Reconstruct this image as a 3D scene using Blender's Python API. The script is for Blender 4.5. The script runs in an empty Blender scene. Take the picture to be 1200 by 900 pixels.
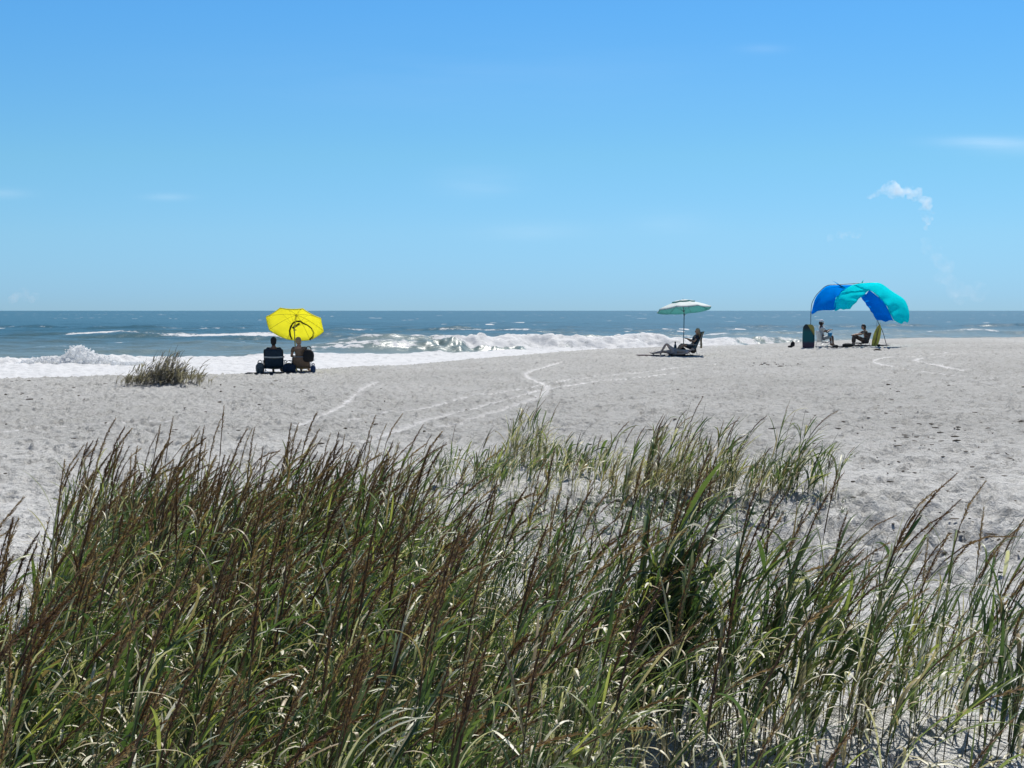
import bpy, bmesh, math, random
import numpy as np
from mathutils import Vector, Matrix, Euler
R = math.radians
rng = np.random.default_rng(7)
random.seed(7)
scene = bpy.context.scene
col = scene.collection
F = 1500.0; CAMZ = 1.9
PITCH = math.atan(86.0 / F)
SUN_EL = R(57); SUN_AZ = R(20)            # azimuth measured from +Y towards +X

# ------------------------------------------------------------------ basics
def ray(px, py):
    return Vector((px - 600, F*math.cos(PITCH) - (py-450)*math.sin(PITCH)*1.0,
                   -F*math.sin(PITCH) - (py-450)*math.cos(PITCH)))
def at(px, py, d):
    v = ray(px, py); return Vector((0, 0, CAMZ)) + v * (d / v.y)

def tag(o, label=None, cat=None, group=None, kind=None):
    if label: o['label'] = label
    if cat: o['category'] = cat
    if group: o['group'] = group
    if kind: o['kind'] = kind
    return o
def link(o, parent=None):
    col.objects.link(o)
    if parent is not None: o.parent = parent
    return o
def empty(name, loc, rz=0):
    o = bpy.data.objects.new(name, None); o.empty_display_size = .2
    o.location = loc; o.rotation_euler = (0, 0, rz); return link(o)
def np_mesh(name, V, Q, mats, mi=None, attrs=None, parent=None, smooth=True):
    V = np.asarray(V, dtype=np.float32); Q = np.asarray(Q, dtype=np.int32)
    me = bpy.data.meshes.new(name)
    k = Q.shape[1]
    me.vertices.add(len(V)); me.vertices.foreach_set('co', V.ravel())
    me.loops.add(Q.size); me.loops.foreach_set('vertex_index', Q.ravel())
    me.polygons.add(len(Q)); me.polygons.foreach_set('loop_start', np.arange(0, Q.size, k, dtype=np.int32))
    me.polygons.foreach_set('loop_total', np.full(len(Q), k, dtype=np.int32))
    for m in mats: me.materials.append(m)
    if mi is not None: me.polygons.foreach_set('material_index', np.asarray(mi, dtype=np.int32))
    if smooth: me.polygons.foreach_set('use_smooth', np.ones(len(Q), dtype=bool))
    me.update(calc_edges=True)
    for an, av in (attrs or {}).items():
        a = me.attributes.new(an, 'FLOAT', 'POINT'); a.data.foreach_set('value', np.asarray(av, dtype=np.float32))
    return link(bpy.data.objects.new(name, me), parent)

class MB:
    """collects shapes for ONE mesh"""
    def __init__(s): s.bm = bmesh.new()
    def box(s, c, size, rot=None, bevel=0.0):
        r = bmesh.ops.create_cube(s.bm, size=1.0); vs = r['verts']
        M = Matrix.Translation(c) @ (rot.to_matrix().to_4x4() if rot is not None else Matrix.Identity(4)) @ Matrix.Diagonal((*size, 1))
        bmesh.ops.transform(s.bm, matrix=M, verts=vs)
        if bevel > 0:
            es = list({e for v in vs for e in v.link_edges})
            bmesh.ops.bevel(s.bm, geom=es, offset=bevel, segments=2, affect='EDGES', profile=.6)
        return s
    def tube(s, pts, rad, n=8, cap=True):
        pts = [Vector(p) for p in pts]; rings = []
        rad = rad if isinstance(rad, (list, tuple)) else [rad]*len(pts)
        for i, p in enumerate(pts):
            t = (pts[min(i+1, len(pts)-1)] - pts[max(i-1, 0)]).normalized()
            a = t.orthogonal().normalized() if i == 0 else (prev - t*prev.dot(t)).normalized()
            prev = a; b = t.cross(a)
            rings.append([s.bm.verts.new(p + (a*math.cos(2*math.pi*k/n) + b*math.sin(2*math.pi*k/n))*rad[i]) for k in range(n)])
        for i in range(len(rings)-1):
            for k in range(n):
                s.bm.faces.new((rings[i][k], rings[i][(k+1) % n], rings[i+1][(k+1) % n], rings[i+1][k]))
        if cap:
            s.bm.faces.new(rings[0][::-1]); s.bm.faces.new(rings[-1])
        return s
    def ball(s, c, size, rot=None, sub=2):
        r = bmesh.ops.create_icosphere(s.bm, subdivisions=sub, radius=1.0)
        if not isinstance(size, (tuple, list)): size = (size,)*3
        M = Matrix.Translation(c) @ (rot.to_matrix().to_4x4() if rot is not None else Matrix.Identity(4)) @ Matrix.Diagonal((*size, 1))
        bmesh.ops.transform(s.bm, matrix=M, verts=r['verts']); return r['verts']
    def sheet(s, rows, thick=0.004):
        """rows of points -> a thin closed cloth"""
        rows = [[Vector(p) for p in r] for r in rows]
        g = [[s.bm.verts.new(p) for p in r] for r in rows]
        fs = []
        for i in range(len(g)-1):
            for j in range(len(g[0])-1):
                fs.append(s.bm.faces.new((g[i][j], g[i][j+1], g[i+1][j+1], g[i+1][j])))
        bmesh.ops.recalc_face_normals(s.bm, faces=fs)
        bmesh.ops.solidify(s.bm, geom=fs, thickness=thick)
        return s
    def build(s, name, mat, parent=None, smooth=True):
        me = bpy.data.meshes.new(name); s.bm.normal_update(); s.bm.to_mesh(me); s.bm.free()
        for m in (mat if isinstance(mat, (list, tuple)) else [mat]): me.materials.append(m)
        if smooth: me.polygons.foreach_set('use_smooth', np.ones(len(me.polygons), dtype=bool))
        return link(bpy.data.objects.new(name, me), parent)

# ------------------------------------------------------------------ noise
def _h(ix, iy, seed):
    n = (ix.astype(np.int64)*374761393 + iy.astype(np.int64)*668265263 + seed*1442695041) & 0xffffffff
    n = ((n ^ (n >> 13))*1274126177) & 0xffffffff
    n = ((n ^ (n >> 16))*2246822519) & 0xffffffff
    return ((n ^ (n >> 15)) & 0xffffff) / float(0xffffff)
def noise(x, y, seed=0):
    ix = np.floor(x); iy = np.floor(y); fx = x-ix; fy = y-iy
    u = fx*fx*fx*(fx*(fx*6-15)+10); v = fy*fy*fy*(fy*(fy*6-15)+10)
    ix = ix.astype(np.int64); iy = iy.astype(np.int64)
    a = _h(ix, iy, seed); b = _h(ix+1, iy, seed); c = _h(ix, iy+1, seed); d = _h(ix+1, iy+1, seed)
    return (a + (b-a)*u + (c-a)*v + (a-b-c+d)*u*v)*2 - 1
def sstep(a, b, x):
    t = np.clip((x-a)/(b-a), 0, 1); return t*t*(3-2*t)

# ------------------------------------------------------------------ the land
EX = [-120, -40, -15, -7.9, -6.4, -3.2, 0, 4.3, 7.5, 14.3, 30, 70, 150]
EY = [30, 33.8, 35.8, 39.6, 42, 47.5, 55, 64, 66.5, 67.5, 75, 95, 130]
def edgeY(X):
    s = 0
    for k in (-1.6, -.8, 0, .8, 1.6): s = s + np.interp(X+k, EX, EY)
    return s/5
SEA = -0.5
def gz(X, Y):
    """large form of the beach"""
    X = np.asarray(X, float); Y = np.asarray(Y, float)
    z = .36*sstep(5, 22, X)*sstep(22, 58, Y) + .05*sstep(3, 8, X)*sstep(30, 50, Y)
    z = z + .045*noise(X/4.3, Y/6.1, 3) + .03*noise(X/1.9+5, Y/2.3, 4)
    z = z + .10*np.exp(-((X-1.6)/1.6)**2-((Y-13.0)/1.5)**2)
    z = z + .13*np.exp(-((X+8.5)/1.3)**2-((Y-31.6)/1.1)**2)
    t = Y - edgeY(X)
    z = z - .075*np.logaddexp(0, t/1.2)*1.2
    return np.maximum(z, -6)
def gz1(x, y): return float(gz(np.array([x]), np.array([y]))[0])
def gp(px, py):
    """where the line of sight through a pixel meets the beach"""
    v = ray(px, py); z = 0.0
    for _ in range(12):
        t = (z - CAMZ)/v.z; z = gz1(v.x*t, v.y*t)
    t = (z - CAMZ)/v.z
    return Vector((v.x*t, v.y*t, z))

TRACKS = [
 [(440,448),(415,463),(407,472),(383,485),(363,492),(338,500)],
 [(879,424),(837,427),(796,430),(742,438),(693,440),(643,450),(590,460),(557,463),(517,473),(487,480),(433,488),(400,494)],
 [(800,437),(742,443),(697,447),(647,455),(613,463),(567,475),(533,483),(487,495),(455,508),(420,520)],
 [(660,424),(647,427),(612,437),(620,443),(640,451),(642,458),(633,465),(600,476),(560,488),(520,500)],
 [(1167,444),(1117,440),(1058,432),(1017,424),(1033,420),(1110,414)],
 [(1129,434),(1100,430),(1071,423),(1075,420),(1121,417)],
 [(0,507),(60,500),(130,497),(200,494),(260,492)],
]
def theta_grid(dense, half, step_out):
    a = list(np.arange(-half, half+1e-9, dense)); t = half; out = []; s = dense
    while t < 180 - step_out:
        s = min(s*1.25, step_out); t += s; out.append(t)
    out = [o for o in out if o < 179.5]
    return np.radians(np.array([-o for o in out[::-1]] + a + out))
def r_grid(r0, r1, g):
    n = int(math.log(r1/r0)/math.log(1+g)); return r0*(1+g)**np.arange(n+1)
def polar(th, r, wrap):
    nr, nt = len(r), len(th)
    i = np.arange(nr-1)[:, None]; j = np.arange(nt if wrap else nt-1)[None, :]
    j2 = (j+1) % nt
    return np.stack([i*nt+j, (i+1)*nt+j+0*i, (i+1)*nt+j2, i*nt+j2], -1).reshape(-1, 4)

# ------------------------------------------------------------------ materials
def mat(name):
    m = bpy.data.materials.new(name); m.use_nodes = True
    nt = m.node_tree; nt.nodes.clear()
    out = nt.nodes.new('ShaderNodeOutputMaterial'); return m, nt, out
def N(nt, t, **kw):
    n = nt.nodes.new(t)
    for k, v in kw.items(): setattr(n, k, v)
    return n
def L(nt, a, b): nt.links.new(a, b)
def setin(n, **kw):
    for k, v in kw.items(): n.inputs[k.replace('_', ' ')].default_value = v
def rgba(c): return (*c, 1) if len(c) == 3 else c
def ramp(nt, stops, interp='LINEAR'):
    n = nt.nodes.new('ShaderNodeValToRGB'); cr = n.color_ramp; cr.interpolation = interp
    while len(cr.elements) < len(stops): cr.elements.new(.5)
    for e, (p, c) in zip(cr.elements, stops): e.position = p; e.color = rgba(c)
    return n
def math_n(nt, op, a=None, b=None, clamp=False):
    n = nt.nodes.new('ShaderNodeMath'); n.operation = op; n.use_clamp = clamp
    for i, v in enumerate((a, b)):
        if v is None: continue
        if isinstance(v, (int, float)): n.inputs[i].default_value = v
        else: nt.links.new(v, n.inputs[i])
    return n.outputs[0]
def simple(name, c, rough=.7, var=.12, metal=0.0, transl=0.0, scale=14, spec=.4):
    """procedural mottled surface, optionally letting light through"""
    m, nt, out = mat(name)
    tc = N(nt, 'ShaderNodeTexCoord'); nz = N(nt, 'ShaderNodeTexNoise'); setin(nz, Scale=scale, Detail=4.0)
    L(nt, tc.outputs['Object'], nz.inputs['Vector'])
    lo = tuple(max(0, x*(1-var)) for x in c); hi = tuple(min(1, x*(1+var)) for x in c)
    rp = ramp(nt, [(.3, lo), (.7, hi)]); L(nt, nz.outputs['Fac'], rp.inputs['Fac'])
    p = N(nt, 'ShaderNodeBsdfPrincipled'); setin(p, Roughness=rough, Metallic=metal)
    p.inputs['Specular IOR Level'].default_value = spec
    L(nt, rp.outputs['Color'], p.inputs['Base Color'])
    bp = N(nt, 'ShaderNodeBump'); setin(bp, Strength=.25, Distance=.01)
    L(nt, nz.outputs['Fac'], bp.inputs['Height']); L(nt, bp.outputs['Normal'], p.inputs['Normal'])
    s = p.outputs[0]
    if transl > 0:
        tr = N(nt, 'ShaderNodeBsdfTranslucent'); L(nt, rp.outputs['Color'], tr.inputs['Color'])
        mx = N(nt, 'ShaderNodeMixShader'); mx.inputs[0].default_value = transl
        L(nt, s, mx.inputs[1]); L(nt, tr.outputs[0], mx.inputs[2]); s = mx.outputs[0]
    L(nt, s, out.inputs['Surface']); return m

def sand_material():
    m, nt, out = mat('sand')
    geo = N(nt, 'ShaderNodeNewGeometry')
    n1 = N(nt, 'ShaderNodeTexNoise'); setin(n1, Scale=.22, Detail=5.0, Roughness=.6)
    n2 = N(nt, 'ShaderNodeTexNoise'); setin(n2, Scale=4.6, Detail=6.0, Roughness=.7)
    n3 = N(nt, 'ShaderNodeTexNoise'); setin(n3, Scale=60.0, Detail=5.0, Roughness=.75)
    n4 = N(nt, 'ShaderNodeTexNoise'); setin(n4, Scale=11.0, Detail=5.0, Roughness=.7)
    for n in (n1, n2, n3, n4): L(nt, geo.outputs['Position'], n.inputs['Vector'])
    r1 = ramp(nt, [(.3, (.60,.595,.565)), (.7, (.73,.725,.695))]); L(nt, n1.outputs['Fac'], r1.inputs['Fac'])
    r2 = ramp(nt, [(.34, (.62,.62,.62)), (.46, (.93,.93,.92)), (.60, (1,1,1))]); L(nt, n2.outputs['Fac'], r2.inputs['Fac'])  # sand tone mottling, deepened to imitate shade in the small hollows
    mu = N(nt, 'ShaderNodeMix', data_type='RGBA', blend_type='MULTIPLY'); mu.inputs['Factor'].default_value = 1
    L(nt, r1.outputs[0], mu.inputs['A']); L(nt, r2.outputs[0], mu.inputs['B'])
    # whiter, drier dune sand close to the grass
    ad = N(nt, 'ShaderNodeAttribute', attribute_name='dune')
    md = N(nt, 'ShaderNodeMix', data_type='RGBA', blend_type='MULTIPLY'); md.inputs['Factor'].default_value = 1
    dr = ramp(nt, [(0, (.75,.75,.745)), (1, (1,1,1))]); L(nt, ad.outputs['Fac'], dr.inputs['Fac'])
    L(nt, mu.outputs['Result'], md.inputs['A']); L(nt, dr.outputs[0], md.inputs['B']); mu = md
    # pale tyre ruts
    at_ = N(nt, 'ShaderNodeAttribute', attribute_name='track')
    mt = N(nt, 'ShaderNodeMix', data_type='RGBA'); mt.inputs['B'].default_value = (.80,.79,.77,1)
    f = math_n(nt, 'MULTIPLY', at_.outputs['Fac'], math_n(nt, 'ADD', .7, math_n(nt, 'MULTIPLY', n2.outputs['Fac'], .6)), True)
    L(nt, f, mt.inputs['Factor']); L(nt, mu.outputs['Result'], mt.inputs['A'])
    # damp band by the water
    aw = N(nt, 'ShaderNodeAttribute', attribute_name='wet')
    mw = N(nt, 'ShaderNodeMix', data_type='RGBA'); mw.inputs['B'].default_value = (.17,.155,.135,1)
    L(nt, aw.outputs['Fac'], mw.inputs['Factor']); L(nt, mt.outputs['Result'], mw.inputs['A'])
    # specks of shell and dark grit
    vo = N(nt, 'ShaderNodeTexVoronoi'); setin(vo, Scale=9.0); L(nt, geo.outputs['Position'], vo.inputs['Vector'])
    sp = ramp(nt, [(0, (1,1,1)), (.05, (1,1,1)), (.09, (0,0,0))]); L(nt, vo.outputs['Distance'], sp.inputs['Fac'])
    sel = N(nt, 'ShaderNodeSeparateColor'); L(nt, vo.outputs['Color'], sel.inputs[0])
    gate = math_n(nt, 'GREATER_THAN', sel.outputs[0], .72)
    ms = N(nt, 'ShaderNodeMix', data_type='RGBA'); ms.inputs['B'].default_value = (.12,.105,.085,1)
    L(nt, math_n(nt, 'MULTIPLY', gate, sp.outputs[0]), ms.inputs['Factor']); L(nt, mw.outputs['Result'], ms.inputs['A'])
    p = N(nt, 'ShaderNodeBsdfPrincipled'); L(nt, ms.outputs['Result'], p.inputs['Base Color'])
    L(nt, math_n(nt, 'SUBTRACT', .95, math_n(nt, 'MULTIPLY', aw.outputs['Fac'], .55)), p.inputs['Roughness'])
    p.inputs['Specular IOR Level'].default_value = .25
    b1 = N(nt, 'ShaderNodeBump'); setin(b1, Strength=1.0, Distance=.15); L(nt, n2.outputs['Fac'], b1.inputs['Height'])
    b3 = N(nt, 'ShaderNodeBump'); setin(b3, Strength=1.0, Distance=.06); L(nt, n4.outputs['Fac'], b3.inputs['Height'])
    b2 = N(nt, 'ShaderNodeBump'); setin(b2, Strength=.6, Distance=.004); L(nt, n3.outputs['Fac'], b2.inputs['Height'])
    L(nt, b1.outputs[0], b3.inputs['Normal']); L(nt, b3.outputs[0], b2.inputs['Normal']); L(nt, b2.outputs[0], p.inputs['Normal'])
    L(nt, p.outputs[0], out.inputs['Surface']); return m

def water_material():
    m, nt, out = mat('sea_water')
    geo = N(nt, 'ShaderNodeNewGeometry')
    mp = N(nt, 'ShaderNodeMapping'); mp.inputs['Scale'].default_value = (.45, 1.0, 1.0)
    L(nt, geo.outputs['Position'], mp.inputs['Vector'])
    def nz(s, d=5.0, r=.6):
        n = N(nt, 'ShaderNodeTexNoise'); setin(n, Scale=s, Detail=d, Roughness=r); L(nt, mp.outputs[0], n.inputs['Vector']); return n
    nb, nm, nf = nz(.012, 4.0), nz(.35, 6.0, .65), nz(2.2, 5.0, .65)
    sh = N(nt, 'ShaderNodeAttribute', attribute_name='shallow')
    deep = ramp(nt, [(.3, (.024,.078,.096)), (.7, (.036,.105,.125))]); L(nt, nb.outputs['Fac'], deep.inputs['Fac'])
    c = N(nt, 'ShaderNodeMix', data_type='RGBA'); c.inputs['B'].default_value = (.14,.19,.18,1)
    L(nt, sh.outputs['Fac'], c.inputs['Factor']); L(nt, deep.outputs[0], c.inputs['A'])
    p = N(nt, 'ShaderNodeBsdfPrincipled'); L(nt, c.outputs['Result'], p.inputs['Base Color'])
    setin(p, Roughness=.32, IOR=1.33); p.inputs['Specular IOR Level'].default_value = .36
    b1 = N(nt, 'ShaderNodeBump'); setin(b1, Strength=.8, Distance=.35); L(nt, nm.outputs['Fac'], b1.inputs['Height'])
    b2 = N(nt, 'ShaderNodeBump'); setin(b2, Strength=.7, Distance=.07); L(nt, nf.outputs['Fac'], b2.inputs['Height'])
    L(nt, b1.outputs[0], b2.inputs['Normal']); L(nt, b2.outputs[0], p.inputs['Normal'])
    # foam, with sun glitter painted in on the unbroken breaker face
    fo = N(nt, 'ShaderNodeAttribute', attribute_name='foam')
    fn = N(nt, 'ShaderNodeTexNoise'); setin(fn, Scale=2.6, Detail=7.0, Roughness=.72); L(nt, geo.outputs['Position'], fn.inputs['Vector'])
    k = math_n(nt, 'ADD', math_n(nt, 'MULTIPLY', fo.outputs['Fac'], 1.35), math_n(nt, 'SUBTRACT', fn.outputs['Fac'], 1.08))
    k = math_n(nt, 'MULTIPLY', k, 6.0, True)
    d = N(nt, 'ShaderNodeBsdfPrincipled'); setin(d, Roughness=.8)
    fc = ramp(nt, [(.3, (.50,.52,.52)), (.5, (.82,.83,.83))]); L(nt, fn.outputs['Fac'], fc.inputs['Fac']); L(nt, fc.outputs[0], d.inputs['Base Color'])
    d.inputs['Specular IOR Level'].default_value = .2
    b4 = N(nt, 'ShaderNodeBump'); setin(b4, Strength=.7, Distance=.12); L(nt, fn.outputs['Fac'], b4.inputs['Height']); L(nt, b4.outputs[0], d.inputs['Normal'])
    tr = N(nt, 'ShaderNodeBsdfTranslucent'); tr.inputs['Color'].default_value = (.86,.88,.87,1); L(nt, b4.outputs[0], tr.inputs['Normal'])
    dm = N(nt, 'ShaderNodeMixShader'); dm.inputs[0].default_value = .3; L(nt, d.outputs[0], dm.inputs[1]); L(nt, tr.outputs[0], dm.inputs[2])
    mx = N(nt, 'ShaderNodeMixShader'); L(nt, k, mx.inputs[0]); L(nt, p.outputs[0], mx.inputs[1]); L(nt, dm.outputs[0], mx.inputs[2])
    L(nt, mx.outputs[0], out.inputs['Surface']); return m

def blade_material(name, stops, transl, rough, tcol=1.5):
    m, nt, out = mat(name)
    a = N(nt, 'ShaderNodeAttribute', attribute_name='tint')
    geo = N(nt, 'ShaderNodeNewGeometry')
    nz = N(nt, 'ShaderNodeTexNoise'); setin(nz, Scale=22.0, Detail=3.0); L(nt, geo.outputs['Position'], nz.inputs['Vector'])
    f = math_n(nt, 'ADD', a.outputs['Fac'], math_n(nt, 'MULTIPLY', math_n(nt, 'SUBTRACT', nz.outputs['Fac'], .5), .35), True)
    rp = ramp(nt, stops); L(nt, f, rp.inputs['Fac'])
    p = N(nt, 'ShaderNodeBsdfPrincipled'); setin(p, Roughness=rough); p.inputs['Specular IOR Level'].default_value = .5
    L(nt, rp.outputs[0], p.inputs['Base Color'])
    t = N(nt, 'ShaderNodeBsdfTranslucent')
    mu = N(nt, 'ShaderNodeMix', data_type='RGBA', blend_type='MULTIPLY'); mu.inputs['Factor'].default_value = 1
    mu.inputs['B'].default_value = (tcol*1.15, tcol*1.2, tcol*.6, 1); L(nt, rp.outputs[0], mu.inputs['A']); L(nt, mu.outputs['Result'], t.inputs['Color'])
    mx = N(nt, 'ShaderNodeMixShader'); mx.inputs[0].default_value = transl
    L(nt, p.outputs[0], mx.inputs[1]); L(nt, t.outputs[0], mx.inputs[2]); L(nt, mx.outputs[0], out.inputs['Surface']); return m

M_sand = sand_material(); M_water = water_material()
M_leaf = blade_material('grass_leaf', [(0, (.020,.046,.024)), (.45, (.055,.095,.038)), (.8, (.115,.155,.052)), (1, (.26,.28,.10))], .36, .40)
M_stem = blade_material('grass_stem', [(0, (.050,.060,.030)), (.6, (.085,.088,.042)), (1, (.15,.12,.06))], .1, .5)
M_seed = blade_material('seed_husk', [(0, (.075,.038,.025)), (.5, (.165,.095,.055)), (1, (.34,.24,.15))], .35, .6, 1.2)
M_dry = blade_material('dry_leaf', [(0, (.26,.18,.10)), (.5, (.52,.47,.31)), (1, (.74,.72,.56))], .25, .45, 1.0)
GM = [M_leaf, M_stem, M_seed, M_dry]

# ------------------------------------------------------------------ beach sheet
def build_land():
    th = theta_grid(.05, 27, 3.0); r = r_grid(1.2, 420, .0055)
    RR, TT = np.meshgrid(r, th, indexing='ij'); X = RR*np.sin(TT); Y = RR*np.cos(TT)
    z = gz(X, Y)
    t = Y - edgeY(X)
    dry = 1 - sstep(0, 6, t)
    fade = np.clip(26/np.maximum(RR, 26), .3, 1)**.6*dry
    # churned sand: overlapping soft lumps and pits
    w1 = noise(X/.62 + 1.5*noise(X/1.3, Y/1.3, 21), Y/.7 + 1.5*noise(X/1.3, Y/1.3, 22), 11)
    w2 = noise(X/.27, Y/.30, 12); w3 = noise(X/.12, Y/.13, 13); w4 = noise(X/1.5, Y/1.8, 14)
    mod = .55 + .45*noise(X/5, Y/7, 15)
    rough_patch = np.exp(-((X-3.6)/2.2)**2 - ((Y-11.3)/2.2)**2)*2.2 + np.exp(-((X-1.2)/1.6)**2 - ((Y-12.0)/1.0)**2)*2.2
    near = 1 - .45*np.exp(-((Y-5.5)/3.0)**2)
    amp = (.75 + .5*mod + rough_patch)*near
    z = z + fade*amp*(.016*np.minimum(w1, .25) + .016*w2 + .013*w3*np.clip(30/RR, 0, 1) + .009*w4 - .012*np.abs(w2)*(w1 > 0))
    # trodden prints
    half = 27
    lr0 = math.log(1.2); dg = math.log(1.0055); dth = R(.05); n0 = int(np.argmin(np.abs(th - R(-half))))
    nd = 34000
    u = rng.random(nd); rr = np.sqrt(4.0**2 + u*(64**2 - 4.0**2))
    tt = R(1)*(rng.random(nd)*52 - 26)
    npit = 620; pxs = rng.normal(1040, 110, npit); pys = rng.normal(625, 30, npit); pit = np.zeros(nd, bool); pit[:npit] = True
    for k in range(npit):
        if k > 420: pxs[k] = rng.normal(700, 130); pys[k] = rng.normal(610, 16)
        g_ = gp(pxs[k], max(560, pys[k])); rr[k] = math.hypot(g_.x, g_.y); tt[k] = math.atan2(g_.x, g_.y)
    for k in range(nd):
        x0, y0 = rr[k]*math.sin(tt[k]), rr[k]*math.cos(tt[k])
        big = rr[k] > 16
        a = (.055 + .075*rng.random())*(1.2 if big else 1); b = a*(.4 + .3*rng.random()); an = rng.random()*math.pi
        dep = (.009 + .032*rng.random()**1.6)*(.9 if rr[k] < 9 else 1.3)
        if pit[k]: a = .05 + .13*rng.random()**1.5; b = a*(.35+.35*rng.random()); dep = .018 + .035*rng.random()**1.5; an = rng.normal(0, .5)
        ext = 2.0*a
        i0 = max(0, int((math.log(max(1.3, rr[k]-ext)) - lr0)/dg)); i1 = min(len(r)-1, int((math.log(rr[k]+ext) - lr0)/dg)+2)
        da = ext/rr[k]
        j0 = max(0, n0 + int((tt[k]-da + R(half))/dth)); j1 = min(len(th)-1, n0 + int((tt[k]+da + R(half))/dth)+2)
        if i1 <= i0 or j1 <= j0: continue
        dx = X[i0:i1, j0:j1]-x0; dy = Y[i0:i1, j0:j1]-y0
        ca, sa = math.cos(an), math.sin(an)
        q = ((dx*ca+dy*sa)/a)**2 + ((-dx*sa+dy*ca)/b)**2
        z[i0:i1, j0:j1] += dry[i0:i1, j0:j1]*dep*(-1.25*np.exp(-q**1.5) + .65*np.exp(-((np.sqrt(q)-1.35)/.35)**2))
    # ruts
    trk = np.zeros_like(z)
    for tr in TRACKS:
        P = [gp(*p) for p in tr]
        pts = []
        for a, b in zip(P[:-1], P[1:]):
            for s in np.linspace(0, 1, 5)[:-1]: pts.append(a.lerp(b, s))
        pts.append(P[-1])
        for _ in range(3):
            pts = [pts[0]] + [(pts[i-1]+pts[i]*2+pts[i+1])/4 for i in range(1, len(pts)-1)] + [pts[-1]]
        xs = [p.x for p in pts]; ys = [p.y for p in pts]
        sel = np.where((X > min(xs)-1) & (X < max(xs)+1) & (Y > min(ys)-1) & (Y < max(ys)+1))
        x, y = X[sel], Y[sel]; D = np.full(x.shape, 9.0)
        for a, b in zip(pts[:-1], pts[1:]):
            ex, ey = b.x-a.x, b.y-a.y; l2 = ex*ex+ey*ey+1e-9
            s = np.clip(((x-a.x)*ex+(y-a.y)*ey)/l2, 0, 1)
            D = np.minimum(D, np.hypot(x-a.x-s*ex, y-a.y-s*ey))
        D = D + .03*noise(x/.5, y/.5, 31)
        w = .085 + .03*noise(x/2.5, y/2.5, 33)
        g = np.exp(-(D/np.maximum(w, .05))**2)
        trk[sel] = np.maximum(trk[sel], g*(.85+.35*noise(x/2.7, y/2.7, 32)+.12*noise(x/.3, y/.3, 34)).clip(.15, 1))
        z[sel] += -.02*g + .022*np.exp(-((D-.28)/.1)**2)
    wet = sstep(-.5, 4, t + .5*noise(X/2.1, Y/1.3, 36))*.95
    dune = 1 - sstep(11, 21, Y + 2*noise(X/3, Y/3, 35))
    V = np.stack([X, Y, z], -1).reshape(-1, 3)
    Q = polar(th, r, True)
    V = np.vstack([V, [[0, 0, gz1(0, .1)]]])
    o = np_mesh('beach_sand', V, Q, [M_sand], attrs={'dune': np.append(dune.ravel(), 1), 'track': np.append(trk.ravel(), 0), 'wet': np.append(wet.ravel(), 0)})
    bm = bmesh.new(); bm.from_mesh(o.data); bm.verts.ensure_lookup_table()
    c = bm.verts[len(V)-1]; nt_ = len(th)
    for j in range(nt_): bm.faces.new((bm.verts[(j+1) % nt_], bm.verts[j], c)).smooth = True
    bmesh.ops.recalc_face_normals(bm, faces=bm.faces[:1]); bm.to_mesh(o.data); bm.free()
    o['kind'] = 'structure'; return o

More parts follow.
